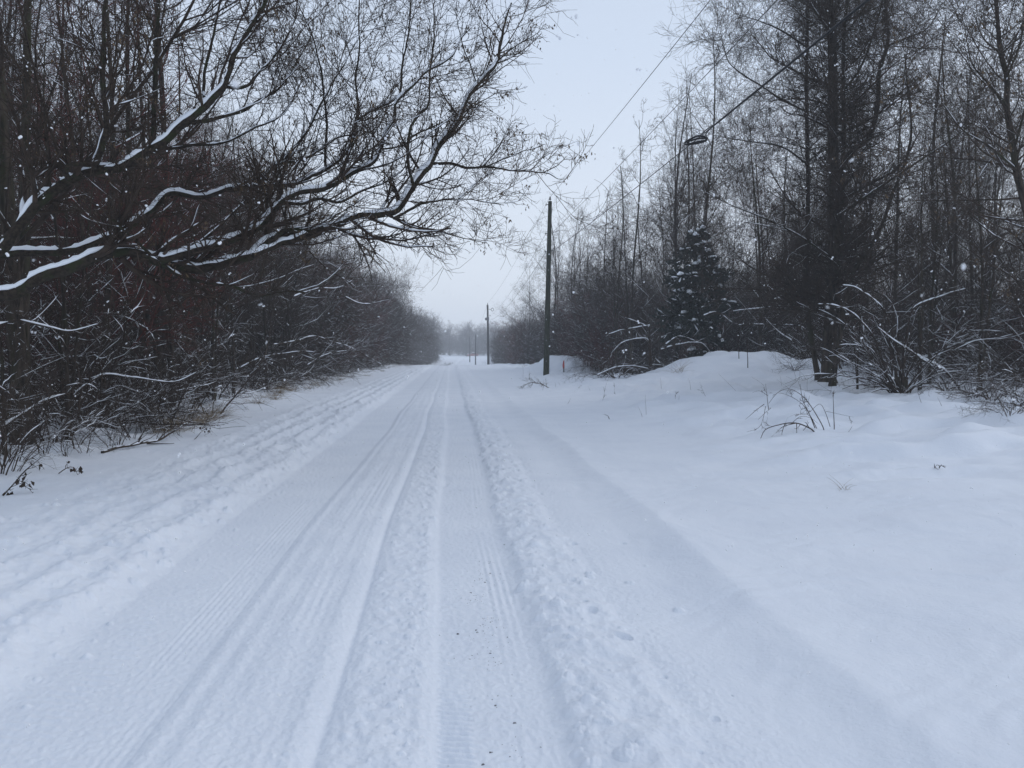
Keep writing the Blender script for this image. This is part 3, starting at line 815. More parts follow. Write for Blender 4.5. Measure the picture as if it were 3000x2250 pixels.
# end of the road --------------------------------------------------------
rngF = np.random.default_rng(9)
n = 0
for k in range(46):
    px = 1040 + k * 15 + rngF.uniform(-8, 8); Y = rngF.uniform(335, 420)
    top = rngF.uniform(938, 968)
    if 1230 < px < 1310: top -= 6
    g = on_ground(pxx(px, Y), Y)
    put('farround', g[0], g[1], CH + (HZ - top) / F * Y - g[2], 'pale hazy bare tree closing off the far end of the road', 'tree', 'hazy trees at the end of the road')
for k in range(44):
    px = 1150 + k * 11 + rngF.uniform(-8, 8); Y = rngF.uniform(338, 400); top = rngF.uniform(944, 972)
    g = on_ground(pxx(px, Y), Y)
    put('farbushy', g[0], g[1], CH + (HZ - top) / F * Y - g[2], 'pale hazy twiggy growth filling the far end of the road', 'thicket', 'hazy growth at the end of the road')
for px, top, Y, lab in ((1268, 925, 250, 'large round-crowned bare tree in the haze at the end of the left thicket'),
                        (1376, 942, 345, 'pale upright tree standing above the hazy far treeline')):
    g = on_ground(pxx(px, Y), Y)
    put('farround', g[0], g[1], CH + (HZ - top) / F * Y - g[2], lab, 'tree', None, i=0 if px < 1300 else 1)
g = on_ground(pxx(1309, 200), 200)
put('shrub', g[0], g[1], 2.0, 'small dark bush alone at the left edge of the far road', 'shrub')

# dome of vines and scrub right of the near pole
for px, Y, h in ((1720, 54, 6.2), (1790, 55, 8.6), (1840, 52, 7.6), (1890, 49, 6.4), (1660, 64, 6.5), (1760, 52, 5.5), (1750, 57, 7.4), (1700, 60, 6.6), (1820, 58, 8.2), (1860, 54, 7.0), (1780, 51, 7.6), (1640, 68, 6.6), (1730, 62, 7.6), (1910, 52, 7.2)):
    put('bushy', pxx(px, Y), Y, h, 'dense dome of dark scrub right of the near utility pole', 'thicket', 'scrub dome by the near pole')

# ------------------------------------------------------------------ right: twin-trunk tree wrapped in twigs
def traced_tree(name, label, trunks, limbs, base, seed, short=True, mats=('bark', 'twig'), seedy=0., cat='tree', dense=1.0):
    rng = np.random.default_rng(seed)
    root = empty(name, base, label, cat)
    lim = []
    for pts, Y0, Y1, r0, r1, isT in [(t[0], t[1], t[2], t[3], t[4], True) for t in trunks] + [(l[0], l[1], l[2], l[3], l[4], False) for l in limbs]:
        c = spline(traced(pts, Y0, Y1), .12)
        R = np.linspace(1, 0, len(c)) ** .9 * (r0 - r1) + r1
        R = R * (1 + .06 * pn(np.arange(len(c)) * .3, np.zeros(len(c)) + r0 * 99, 5))
        if isT: R[:max(2, int(.4 / .12))] *= np.linspace(1.45, 1, max(2, int(.4 / .12)))
        tb = TB(); tb.tubes(c, R, 10 if isT else 7)
        o = tb.build('trunk' if isT else 'limb', M[mats[0]], root, base)
        sc = TB(); sc.snow(c, R, rng, .9, .5, 6)
        if sc.v: sc.build('snow_cap', M['cap'], o, base)
        lim.append((resample(c, 14), np.interp(np.linspace(0, 1, 14), np.linspace(0, 1, len(R)), R), isT))
    P0 = np.array([l[0] for l in lim]); R0 = np.array([l[1] for l in lim])
    tw, sn, sd = TB(), TB(), TB()
    A = [spawn(P0, R0, rng, 17 * dense, .12, 1, 58, 13, 0, .4, .3, rr=.3, K=8, wig=.14, trop=.05, rmin=.006, absl=2.3, tip=.25)]
    if short: A.append(spawn(P0, R0, rng, 80 * dense, .06, .98, 72, 14, 0, .5, .1, rr=.1, K=5, wig=.2, trop=.07, rmin=.005, absl=1.0, tip=.5))
    Ks = [resample2(a[0], 8) for a in A]; Rs = [resampleR(a[1], 8) for a in A]
    P1 = np.concatenate(Ks); R1 = np.concatenate(Rs)
    P2, R2 = spawn(P1, R1, rng, 8, .1, 1, 46, 13, .42, .35, .35, rr=.6, K=6, wig=.14, trop=.06, rmin=.0045, tip=.4)
    P3, R3 = spawn(P2, R2, rng, 3.4, .1, 1, 46, 13, .5, .35, .3, rr=.75, K=4, wig=.15, trop=.05, rmin=.0036, tip=.55)
    tw.tubes(P1, R1, 5); tw.tubes(P2, R2, 3); tw.tubes(P3, R3, 3)
    o = tw.build('twigs', M[mats[1]], root, base)
    sn.snow(P1, R1, rng, .9, .30, 5)
    if sn.v: sn.build('snow_cover', M['cap'], o, base)
    if seedy:
        tips = P2[:, -1]; k = rng.random(len(tips)) < seedy
        leafs(sd, tips[k], rng, .085, True, 6, .25, .07)
        sd.build('seed_clusters', M['seed'], root, base)
    return root

b = ground_hit(2425, 1112); Yt = b[1]
traced_tree('twiggy_tree', 'tall dark tree with two main trunks furred with twigs on the snowy bank', [
    ([(2424, 1122), (2430, 1000), (2440, 850), (2444, 678), (2444, 520), (2440, 407), (2440, 226), (2436, 0), (2430, -260)], Yt, Yt + .6, .205, .085, True),
    ([(2398, 1115), (2375, 980), (2362, 850), (2366, 680), (2367, 520), (2363, 271), (2367, 0), (2372, -200)], Yt + 1.6, Yt + 2.0, .085, .034, True),
    ([(2440, 1000), (2462, 760), (2471, 430), (2471, 136), (2482, 0), (2490, -160)], Yt - .1, Yt + .5, .09, .035, True)],
   [([(2452, 560), (2467, 488), (2498, 443), (2548, 398), (2571, 307), (2575, 217), (2598, 136), (2602, 90), (2593, 0), (2590, -90)], Yt + .3, Yt - .3, .095, .03),
    ([(2598, 136), (2660, 110), (2720, 80), (2760, 10)], Yt - .3, Yt - .8, .03, .008),
    ([(2367, 330), (2286, 289), (2232, 253), (2187, 226), (2151, 199), (2128, 167), (2106, 72)], Yt + 1.2, Yt + .2, .035, .006),
    ([(2363, 480), (2290, 430), (2200, 415), (2110, 400), (2060, 385)], Yt + 1.2, Yt + .6, .03, .005),
    ([(2365, 140), (2290, 90), (2220, 60), (2150, 40)], Yt + 1.2, Yt + .6, .03, .006),
    ([(2445, 640), (2560, 560), (2680, 480), (2800, 400), (2880, 330)], Yt, Yt - 1.5, .045, .008),
    ([(2440, 760), (2340, 690), (2240, 640), (2140, 600), (2060, 560)], Yt, Yt - 1.2, .035, .006),
    ([(2445, 820), (2570, 760), (2700, 690), (2840, 610)], Yt, Yt - 1.2, .04, .008),
    ([(2440, 300), (2520, 200), (2570, 60), (2600, -60)], Yt, Yt - .6, .04, .012),
    ([(2436, 100), (2380, 20), (2330, -80)], Yt, Yt - .6, .04, .012)], b, 301, dense=1.5)

g2 = ground_hit(2440, 1130)
traced_tree('leaning_sapling', 'mossy leaning sapling trunk standing in front of the twin-trunk tree', [
    ([(2438, 1134), (2448, 1060), (2460, 1000), (2472, 900), (2500, 800), (2575, 678), (2616, 565), (2652, 475), (2670, 384), (2661, 271), (2650, 160)], g2[1], g2[1] + 1.0, .085, .014, True)],
   [([(2600, 610), (2680, 560), (2760, 500)], g2[1] + .6, g2[1] + .3, .02, .005)], g2, 302, short=False, dense=.7)

g3 = ground_hit(2975, 1160)
traced_tree('seed_hung_tree', 'bare tree at the right edge with tan seed clusters in its crown', [
    ([(3060, 1165), (3050, 900), (3030, 720), (3000, 588), (2977, 497), (2968, 429), (2950, 316), (2950, 226), (2932, 158), (2923, 68), (2914, -60)], 17, 16.6, .12, .03, True)],
   [([(2970, 440), (3000, 330), (3030, 200)], 16.6, 16.2, .03, .008), ([(2950, 310), (2900, 250), (2850, 190), (2830, 110)], 16.6, 16.0, .028, .006),
    ([(2950, 226), (2990, 120), (3010, -20)], 16.6, 16.2, .025, .006), ([(2932, 158), (2880, 110), (2850, 30)], 16.6, 16.0, .02, .006),
    ([(2977, 497), (2900, 430), (2820, 380), (2760, 300)], 16.6, 15.6, .028, .005)], g3, 303, short=False, seedy=.16, dense=1.5)

# ------------------------------------------------------------------ snowy bent saplings and the multi-stem shrub
def bent(name, label, lines, base, seed, cat='sapling', r=.016, twigs=6, tl=.5, group=None, mat='twig', snow=1.6, cover=.85, leaves=0):
    rng = np.random.default_rng(seed)
    root = empty(name, base, label, cat, group)
    st, sn, tw = TB(), TB(), TB()
    ps, rs_ = [], []
    for k, (pts, Y0, Y1, rr) in enumerate(lines):
        c = spline(traced(pts, Y0, Y1, .04, k), .05)
        kk = np.arange(len(c)) * .05
        c[:, 2] += .012 * pn(kk * 3, kk * 0 + k, seed); c[:, 0] += .010 * pn(kk * 3, kk * 0 + k, seed + 1)
        R = r * rr * (np.linspace(1, .35, len(c)))
        st.tubes(c, R, 6); sn.snow(c, R, rng, snow, cover, 6)
        ps.append(resample(c, 10)); rs_.append(resampleR(R[None], 10)[0])
    st.build('stems', M[mat], root, base)
    if twigs:
        P1, R1 = spawn(np.array(ps), np.array(rs_), rng, twigs, .1, 1, 48, 14, 0, .4, .3, rr=.55, K=6, wig=.15, trop=.04, rmin=.004, tip=.4, absl=tl)
        P2, R2 = spawn(P1, R1, rng, 4, .1, 1, 45, 14, .45, .35, .3, rr=.7, K=4, wig=.15, trop=.02, rmin=.0028, tip=.5)
        tw.tubes(P1, R1, 4); tw.tubes(P2, R2, 3); tw.build('twigs', M[mat], root, base)
        if leaves:
            lf = TB(); leafs(lf, P1[:leaves, -1], rng, .07, True, 2, .35, .02); lf.build('dead_leaves', M[mat], root, base)
        sn.snow(P1, R1, rng, 1.0, .4, 4)
    if sn.v: sn.build('snow_cap', M['cap'], root, base)
    return root

b = ground_hit(2440, 1075); Yb = b[1] - .5
bent('bent_sapling', 'lower of two level snow-lined branches reaching left toward the evergreen', [([(2470, 1090), (2440, 1030), (2395, 988), (2370, 971), (2336, 954), (2281, 952), (2227, 950), (2163, 952)], Yb, Yb - .8, 1.6)], b, 401, twigs=4)
bent('bent_sapling', 'upper of two level snow-lined branches reaching left toward the evergreen', [([(2460, 1080), (2445, 960), (2412, 908), (2395, 903), (2336, 899), (2281, 897), (2227, 903), (2184, 907), (2146, 912)], Yb, Yb - .9, 1.7)], b, 402, twigs=4)
bent('bent_sapling', 'snow-plastered branches slanting up left from the twin-trunk tree', [
    ([(2420, 1090), (2365, 985), (2345, 940), (2320, 905), (2290, 870), (2245, 835)], Yb, Yb - .2, 2.0),
    ([(2320, 1000), (2278, 970), (2240, 930), (2230, 910)], Yb, Yb - .2, 1.5),
    ([(2440, 900), (2410, 850), (2390, 820), (2375, 802)], Yb - .2, Yb - .4, 2.4),
    ([(2440, 770), (2380, 710), (2330, 685), (2260, 665), (2180, 650)], Yb - .1, Yb - 1.2, 1.6)], b, 403)
b = ground_hit(2640, 1150); Yb = b[1]
bent('bent_sapling', 'long snow-lined stem bowing left over the fan-shaped shrub', [
    ([(2817, 1180), (2809, 1135), (2758, 1080), (2703, 1051), (2649, 1017), (2606, 988), (2560, 950)], Yb - .3, Yb + .2, 2.1),
    ([(2782, 1155), (2760, 1110), (2724, 1068), (2690, 1045)], Yb - .2, Yb, 1.5)], ground_hit(2817, 1180), 404, twigs=5)
bent('bent_sapling', 'snow-lined branches arching left above the fan-shaped shrub', [
    ([(2600, 1100), (2560, 990), (2526, 945), (2501, 920), (2480, 907), (2438, 893), (2395, 891)], Yb + .4, Yb, 1.7),
    ([(2640, 1080), (2600, 930), (2564, 882), (2530, 857), (2501, 840), (2467, 836)], Yb + .6, Yb + .2, 1.8),
    ([(2640, 1080), (2660, 960), (2680, 900), (2750, 870), (2830, 845)], Yb + .6, Yb + .3, 1.4)], b, 405)
g = ground_hit(2740, 1100)
bent('fallen_limb', 'broad snow-loaded fallen limb lying level right of the fan-shaped shrub', [
    ([(2690, 1058), (2745, 1035), (2800, 1010), (2850, 990), (2885, 972)], g[1] + .6, g[1] + .8, 3.2)], g, 406, 'branch', twigs=5, snow=1.9)

def fan_shrub():
    rng = np.random.default_rng(410)
    b = ground_hit(2638, 1150)
    root = empty('fan_shrub', b, 'big fan-shaped bare shrub with dark snow-lined stems on the bank', 'shrub')
    st, tw, sn, bs = TB(), TB(), TB(), TB()
    K = 14; n = 46
    P0 = np.empty((n, K, 3)); R0 = np.empty((n, K))
    for i in range(n):
        th = rng.uniform(-1.15, 1.15) if i > 12 else rng.uniform(-1.25, -.5)
        ph = rng.normal() * .35
        d = np.array([math.sin(th), ph, math.cos(th) + .15]); d /= np.linalg.norm(d)
        L = rng.uniform(1.2, 3.6) * (1 - .15 * abs(th))
        p = b + np.array([rng.normal() * .09 + .1 * math.sin(th), rng.normal() * .09, -.03])
        for k in range(K):
            P0[i, k] = p; p = p + d * L / (K - 1)
            d = d + rng.normal(size=3) * .10; d[2] -= .045 + .03 * abs(th); d /= np.linalg.norm(d)
        R0[i] = np.linspace(1, .25, K) * rng.uniform(.010, .022)
    st.tubes(P0, R0, 6)
    P1, R1 = spawn(P0, R0, rng, 6, .2, 1, 38, 12, .32, .35, .35, rr=.55, K=6, wig=.13, trop=.04, rmin=.0042, tip=.4)
    P2, R2 = spawn(P1, R1, rng, 4, .1, 1, 42, 13, .42, .35, .3, rr=.7, K=4, wig=.15, trop=.02, rmin=.003, tip=.5)
    tw.tubes(P1, R1, 4); tw.tubes(P2, R2, 3)
    sn.snow(P0, R0, rng, 1.35, .62, 6, sub=2); sn.snow(P1, R1, rng, 1.3, .42, 5, sub=2)
    for a in range(4):
        q = np.array([[0, 0, -.1], [0.02, 0, .15], [.05 * math.cos(a * 1.6), .05 * math.sin(a * 1.6), .38]]) + b + np.array([.09 * math.cos(a * 1.6), .09 * math.sin(a * 1.6), 0])
        c = spline(q, .05); bs.tubes(c, np.linspace(.075, .04, len(c)) * rng.uniform(.8, 1.2), 8)
    bs.build('stump', M['bark'], root, b); st.build('stems', M['twig'], root, b); tw.build('twigs', M['twig'], root, b)
    sn.build('snow_cover', M['cap'], root, b)
fan_shrub()

# bowed brush heaped beside the left foot of the big mound
g = ground_hit(1830, 1105); Yb = g[1] - 1
bent('brush_pile', 'snow-lined bowed brush heaped at the left foot of the big snow mound', [
    ([(1905, 1075), (1902, 1010), (1902, 960), (1895, 955), (1850, 962), (1822, 967), (1775, 981)], Yb, Yb - .4, 1.4),
    ([(1910, 1075), (1900, 1000), (1870, 993), (1840, 998), (1815, 1010), (1792, 1036), (1780, 1060)], Yb, Yb - .4, 1.4),
    ([(1902, 1070), (1903, 1000), (1902, 945)], Yb, Yb, 1.6), ([(1902, 960), (1870, 945), (1830, 930)], Yb, Yb, 1.0),
    ([(1750, 1100), (1800, 1078), (1850, 1072), (1900, 1080)], Yb, Yb + .4, 1.3), ([(1898, 1020), (1920, 1050), (1935, 1065)], Yb, Yb, 1.3),
    ([(1755, 1098), (1785, 1040), (1800, 1005)], Yb, Yb + .3, 1.0), ([(1950, 1010), (1990, 985), (2040, 1000)], Yb + .5, Yb + .8, 1.3),
    ([(1935, 1025), (1985, 1010), (2050, 1004), (2080, 1030)], Yb + .5, Yb + .8, 1.3), ([(2060, 925), (2100, 915), (2145, 945)], Yb + 1, Yb + 1.2, 1.2)], g, 420, 'brush', r=.022, twigs=14, tl=.9)
for k, (px, py, i) in enumerate(((1775, 1106, 2), (1810, 1108, 0))):
    g = ground_hit(px, py)
    put('shrub', g[0], g[1] + .3, (1.5, 2.2, 1.6, 2.6, 2.4, 2.8, 2.4)[k], 'tangled bare shrub crowding the gap between the two snow mounds', 'shrub', 'shrubs between the snow mounds', i)
for px, py, top, lab in ((2163, 1053, 940, 'left of two dark bare stems standing up on the crest of the big mound'), (2189, 1076, 985, 'right of two dark bare stems standing up on the crest of the big mound')):
    g = ground_hit(px, py)
    bent('bare_sapling', lab, [([(px + 2, py + 3), (px + 1, (py + top) / 2), (px - 2, top)], g[1], g[1], 1.1)], g, px, 'sapling', twigs=2, snow=.2)
for px, py, h, lab in ((2695, 1140, 5.0, 'slim sapling standing right behind the fan-shaped shrub'), (2722, 1122, 5.5, 'second slim sapling right behind the fan-shaped shrub'),
                       (2870, 1143, 5.5, 'slim mossy trunk with a snow clump on its fork near the right edge'), (2512, 1140, 3.0, 'short dark sapling left of the fan-shaped shrub'), (2360, 1040, 5, 'dark sapling behind the lower snow-lined branches')):
    g = ground_hit(px, py)
    put('slender', g[0], g[1], h * 1.35, lab, 'sapling', None)
for k, (px, py) in enumerate(((2960, 1215), (3030, 1200), (2905, 1170), (2330, 1085), (2560, 1135), (2765, 1145), (2850, 1165))):
    g = ground_hit(px, py)
    put('shrub', g[0], g[1], (1.0, 1.4, 1.2, .9, 1.0, 1.1, .9)[k], 'low snow-buried twig bush along the foot of the right bank trees', 'shrub', 'low bushes along the right bank', (2, 2, 0, 1, 2, 0, 1)[k])

# ------------------------------------------------------------------ snowy evergreen
def evergreen():
    rng = np.random.default_rng(500)
    Y = 36.5; px0 = 2062
    b = on_ground(pxx(px0, Y), Y)
    H = CH + (HZ - 672) / F * Y - b[2]
    root = empty('evergreen_tree', b, 'dark evergreen with snow on its boughs behind the big mound', 'tree')
    tr, br, fo, sn = TB(), TB(), TB(), TB()
    z = np.linspace(0, 1, 16)
    tp = np.stack([-.15 * z * H * .2, 0 * z, z * H], -1); tr.tubes(tp, np.linspace(.13, .012, 16), 9)
    n = 118; K = 8
    P0 = np.empty((n, K, 3)); R0 = np.empty((n, K))
    for i in range(n):
        t = .10 + .88 * rng.random() ** .9
        prof = float(np.interp(t, [.08, .2, .35, .5, .65, .8, .92, 1], [.8, 1.3, 1.75, 1.75, 1.4, .85, .5, .1]))
        a = rng.uniform(0, 6.28)
        L = .98 * prof * rng.uniform(.32, 1.38) * (1 + .22 * math.cos(a - 2.9))
        d = np.array([math.cos(a), math.sin(a), .25]); p = np.array([-.03 * t * H, 0, t * H])
        for k in range(K):
            P0[i, k] = p; p = p + d * L / (K - 1); d[2] -= .075; d[:2] += rng.normal(size=2) * .06; d /= np.linalg.norm(d)
        R0[i] = np.linspace(.018, .004, K)
    P1, R1 = spawn(P0, R0, rng, 15, .2, 1, 50, 10, .36, .25, .4, rr=.6, K=5, wig=.10, trop=-.02, rmin=.003)
    br.tubes(P0, R0, 4); br.tubes(P1, R1, 3)
    for Pt, m in ((P0, 40), (P1, 26)):
        N, KK, _ = Pt.shape
        t = rng.uniform(.12, 1, (N, m)) * (KK - 1); i = np.minimum(t.astype(int), KK - 2); f = (t - i)[..., None]
        ii = np.arange(N)[:, None]
        c = (Pt[ii, i] * (1 - f) + Pt[ii, i + 1] * f).reshape(-1, 3)
        tn = unit((Pt[ii, i + 1] - Pt[ii, i]).reshape(-1, 3))
        d = unit(tn * .8 + rng.normal(size=c.shape) * .55 + np.array([0, 0, -.15]))
        s = unit(np.cross(d, rng.normal(size=c.shape)))
        L = rng.uniform(.08, .20, (len(c), 1)); w = L * .2
        v = np.stack([c - s * w * .4, c + d * L * .5 + s * w, c + d * L, c + d * L * .5 - s * w], 1)
        fo.raw(v.reshape(-1, 3), np.arange(len(c) * 4).reshape(-1, 4))
    Rw = np.full(P1.shape[:2], .05) * np.linspace(.5, 1, 5)
    sel = rng.random(len(P1)) < .30
    sn.snow(P1[sel] + (0, 0, .03), Rw[sel], rng, 1.1, .55, 6, .08)
    sel = rng.random(len(P0)) < .9
    Pe = P0[sel][:, 3:]
    sn.snow(Pe + (0, 0, .085), np.full(Pe.shape[:2], .14) * np.linspace(.75, 1, Pe.shape[1]) * rng.uniform(.5, 1.2, (len(Pe), 1)), rng, 1.0, .60, 7, .15, sub=3)
    tr.build('trunk', M['bark'], root); br.build('branches', M['twig'], root)
    fo.build('needles', M['needle'], root, smooth=False); sn.build('snow_cover', M['cap'], root)
evergreen()

# ------------------------------------------------------------------ utility poles and wires
POLES = []
def insulator(tb, x, y, z):
    tb.solid([(.018, 0), (.018, .08), (.06, .09), (.072, .12), (.03, .135), (.03, .15), (.062, .16), (.062, .19), (.03, .205), (.042, .22), (.042, .25), (.02, .27)], 14, (x, y, z))

def pole(px_b, px_t, py_t, Y, r0, r1, label, hw, zb=None, leans=True, sides=14):
    b = on_ground(pxx(px_b, Y), Y); t = P(px_t, py_t, Y)
    root = empty('utility_pole', b, label, 'utility pole', 'utility poles along the road')
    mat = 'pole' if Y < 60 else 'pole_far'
    tb = TB(); rel = t - b
    k = np.linspace(0, 1, 10)[:, None]
    c = rel[None] * k; c[0] -= rel / np.linalg.norm(rel) * .5
    tb.tubes(c, np.linspace(r0, r1, 10), sides)
    tb.solid([(r1 * .98, 0), (r1 * .9, .012)], sides, rel - (0, 0, .006))
    tb.build('shaft', M[mat], root)
    ax = rel / np.linalg.norm(rel)
    if hw >= 1:
        tb = TB(); insulator(tb, rel[0], rel[1], rel[2] + .005); tb.build('insulator', M['porcelain'], root)
    return root, b, rel, ax

r1, b1, rel1, ax1 = pole(1600, 1611.5, 590, 44.5, .178, .108, 'nearest tall mossy wooden utility pole with one insulator on top', 1)
L1 = rel1[2]
for dz, side in ((.18, -1), (1.82, -1), (1.74, 1), (2.85, -1), (2.78, 1), (4.6, 1)):
    tb = TB(); c = rel1 - ax1 * dz
    tb.solid([(.022, 0), (.022, .10), (.045, .10), (.045, .13), (.03, .15)], 10, c + np.array([side * .10, 0, 0]), (side, 0, -.1))
    tb.build('bolt', M['metal'], r1)
tb = TB()
for zc in (.9, 2.1, 3.3):
    tb.box((-.03, -.172 + .004 * zc, zc), (.03, -.160 + .004 * zc, zc + .09))
tb.build('tag_plate', M['metal'], r1)

r2, b2, rel2, ax2 = pole(1431, 1428.5, 893, 125, .20, .14, 'second utility pole with ringed bracket arm and grey box, beyond the crest', 1)
tb = TB(); c = rel2 - np.array([0, 0, .75])
arm = spline([c, c + (.25, 0, .03), c + (.55, 0, .0)], .05); tb.tubes(arm, np.full(len(arm), .03), 6); tb.build('bracket_arm', M['wire'], r2)
tb = TB(); th = np.linspace(0, 2 * math.pi, 25); ringc = np.stack([.78 + .20 * np.cos(th) + c[0], c[1] + .08 * np.sin(th), c[2] - .02 + .26 * np.sin(th)], -1)
tb.tubes(ringc, np.full(25, .035), 6); tb.build('lamp_ring', M['wire'], r2)
tb = TB(); tb.solid([(.17, 0), (.21, .05), (.21, .55), (.19, .60), (.08, .66)], 14, rel2 + np.array([.05, -.30, -2.6])); tb.build('transformer', M['metal'], r2)
tb = TB(); tb.box((rel2[0] - .42, rel2[1] - .1, rel2[2] - 2.5), (rel2[0] - .16, rel2[1] + .1, rel2[2] - 2.1)); tb.build('junction_box', M['metal'], r2)
tb = TB(); tb.solid([(.05, 0), (.06, .1), (.04, .22)], 8, rel2 + np.array([.38, 0, -1.85])); tb.build('insulator', M['porcelain'], r2)

r3, b3, rel3, ax3 = pole(1393, 1393.5, 981, 200, .17, .12, 'third utility pole seen against the hazy far road', 1)
tb = TB(); tb.box((-.45, -.06, rel3[2] * .43), (-.12, .06, rel3[2] * .43 + .25)); tb.build('junction_box', M['metal'], r3)
r4, b4, rel4, ax4 = pole(1376.5, 1376, 987, 240, .16, .11, 'fourth thin grey utility pole left of the third', 1)
r5, b5, rel5, ax5 = pole(1368, 1367, 990, 322, .16, .11, 'farthest faint utility pole by the red vehicle', 1)

def wire_obj(name, label, spans, r):
    pts = []
    for (a, bb, sag, n) in spans:
        t = np.linspace(0, 1, n)[:, None]
        c = a + (bb - a) * t; c[:, 2] -= (4 * sag * t * (1 - t))[:, 0]
        pts.append(c if not pts else c[1:])
    c = np.vstack(pts)
    tb = TB(); tb.tubes(c, np.full(len(c), r), 5)
    tb.build('w', M['wire'], None)
    o = COL.objects['w']; o.name = name
    return tag(o, label, 'power line')

def solve_far(a, pts, sag, Yend=-36.):
    """far attachment (x, z) so that the sagging span passes the given pixels"""
    best = None
    xs = []; zs = []
    for px, py in pts:
        d = ray(px, py)
        # unknown depth Y on this ray; kept as equations below
    from itertools import product
    lo = (5, 6); err0 = 1e9; bx, bz = 8.5, 10.
    for scale in (3., 1., .3, .1, .03):
        for dx in np.linspace(-1, 1, 13):
            for dz in np.linspace(-1, 1, 13):
                e = np.array([bx + dx * scale, Yend, bz + dz * scale])
                t = np.linspace(0.02, .53, 300)[:, None]
                c = a + (e - a) * t; c[:, 2] -= (4 * sag * t * (1 - t))[:, 0]
                f = c[:, 1] * CP - (c[:, 2] - CH) * SP
                w = c[:, 1] * SP + (c[:, 2] - CH) * CP
                X = 1500 + F * c[:, 0] / f; Yp = 1125 - F * w / f
                er = sum(np.min((X - p) ** 2 + (Yp - q) ** 2) for p, q in pts)
                if er < err0: err0 = er; best = e
        bx, bz = best[0], best[2]
    return best, err0

def W(b, rel, dz, dx=0): return b + rel + np.array([dx, 0, -dz])
a1 = W(b1, rel1, -.26); e1, er1 = solve_far(a1, [(1750, 432), (1952, 165), (2075, 0)], .5)
a2 = W(b1, rel1, 1.76, .16); e2, er2 = solve_far(a2, [(1724, 565), (1952, 343), (2056, 228), (2223, 63)], .6)
a3 = W(b1, rel1, 2.80, .2); e3, er3 = solve_far(a3, [(1760, 622), (1935, 483), (2100, 360), (2300, 199), (2548, 0)], .7)
print('wire fit', e1, er1, e2, er2, e3, er3)
wire_obj('power_line', 'topmost thin wire running from the pole-top insulators over the road', [(e1, a1, .5, 60), (a1, W(b2, rel2, -.26), .6, 30), (W(b2, rel2, -.26), W(b3, rel3, -.26), .6, 12), (W(b3, rel3, -.26), W(b4, rel4, -.26), .3, 6), (W(b4, rel4, -.26), W(b5, rel5, -.26), .4, 8)], .0085)
wire_obj('power_line', 'middle wire fixed to the side of the poles below the top wire', [(e2, a2, .6, 60), (W(b1, rel1, 1.84, -.22), W(b2, rel2, 1.75, .4), .7, 30)][:1], .0095)
wire_obj('power_line', 'middle wire continuing from the near pole to the ringed second pole', [(W(b1, rel1, 1.84, -.24), W(b2, rel2, 1.75, .4), .7, 30)], .0095)

def cable():
    t = np.linspace(0, 1, 120)[:, None]
    c = e3 + (a3 - e3) * t; c[:, 2] -= (4 * .7 * t * (1 - t))[:, 0]
    f = c[:, 1] * CP - (c[:, 2] - CH) * SP; f = np.where(np.abs(f) < .01, .01, f)
    X = 1500 + F * c[:, 0] / f
    ok = c[:, 1] > 2
    k = int(np.argmin(np.where(ok, np.abs(X - 2075), 1e9)))
    tb = TB(); r = np.where(np.arange(120) < k, .026, .013)
    tb.tubes(c, r, 7)
    tb.build('w', M['wire']); o = COL.objects['w']; o.name = 'communication_cable'
    tag(o, 'lowest and thickest black cable sloping down from the top right to the near pole', 'cable')
    wire_obj('communication_cable', 'lowest black cable continuing from the near pole to the ringed second pole', [(W(b1, rel1, 2.9, -.24), W(b2, rel2, 2.45, .42), .8, 30)], .013)
    # spare cable looped into a long flat coil that hangs on the line
    q = c[k]; Yq = q[1]
    root = empty('cable_coil', q, 'long flat coil of spare black cable hanging on the lowest line', 'cable coil')
    def PP(px, py, dy): return P(px, py, Yq + dy)
    outer = [(2010, 424), (2006, 418), (2030, 404), (2048, 398), (2066, 402), (2070, 410), (2058, 416), (2035, 421)]
    inner = [(2012, 417), (2030, 410), (2050, 405), (2067, 406), (2068, 411), (2045, 415), (2024, 420)]
    for loop, rr, dy in ((outer, .026, .0), (inner, .022, .10), (outer[:4] + inner[2:], .018, -.08)):
        pts = [PP(px, py, dy + 1.4 * (2040 - px) / 64 * .35) for px, py in loop]
        pts.append(pts[0] + (.002, 0, .002))
        tb = TB(); s = spline(pts, .02); tb.tubes(s, np.full(len(s), rr), 7); tb.build('loop', M['wire'], root, q)
    tb = TB(); s = spline([PP(2082, 377, 0), PP(2071, 388, 0), PP(2067, 400, 0), PP(2069, 410, 0)], .02); tb.tubes(s, np.full(len(s), .014), 6); tb.build('lead', M['wire'], root, q)
    tb = TB(); s = spline([PP(2100, 360, 0), PP(2072, 378, .02), PP(2058, 390, .05), PP(2050, 399, .05)], .02); tb.tubes(s, np.full(len(s), .016), 6); tb.build('lead', M['wire'], root, q)
    sn = TB(); s = spline([PP(px, py, dy) for px, py, dy in ((2012, 416, .4), (2030, 405, .15), (2048, 399, 0), (2064, 402, 0))], .03)
    sn.snow(s, np.full(len(s), .024), np.random.default_rng(3), .8, .8, 6); sn.build('snow_cap', M['cap'], root, q)
cable()

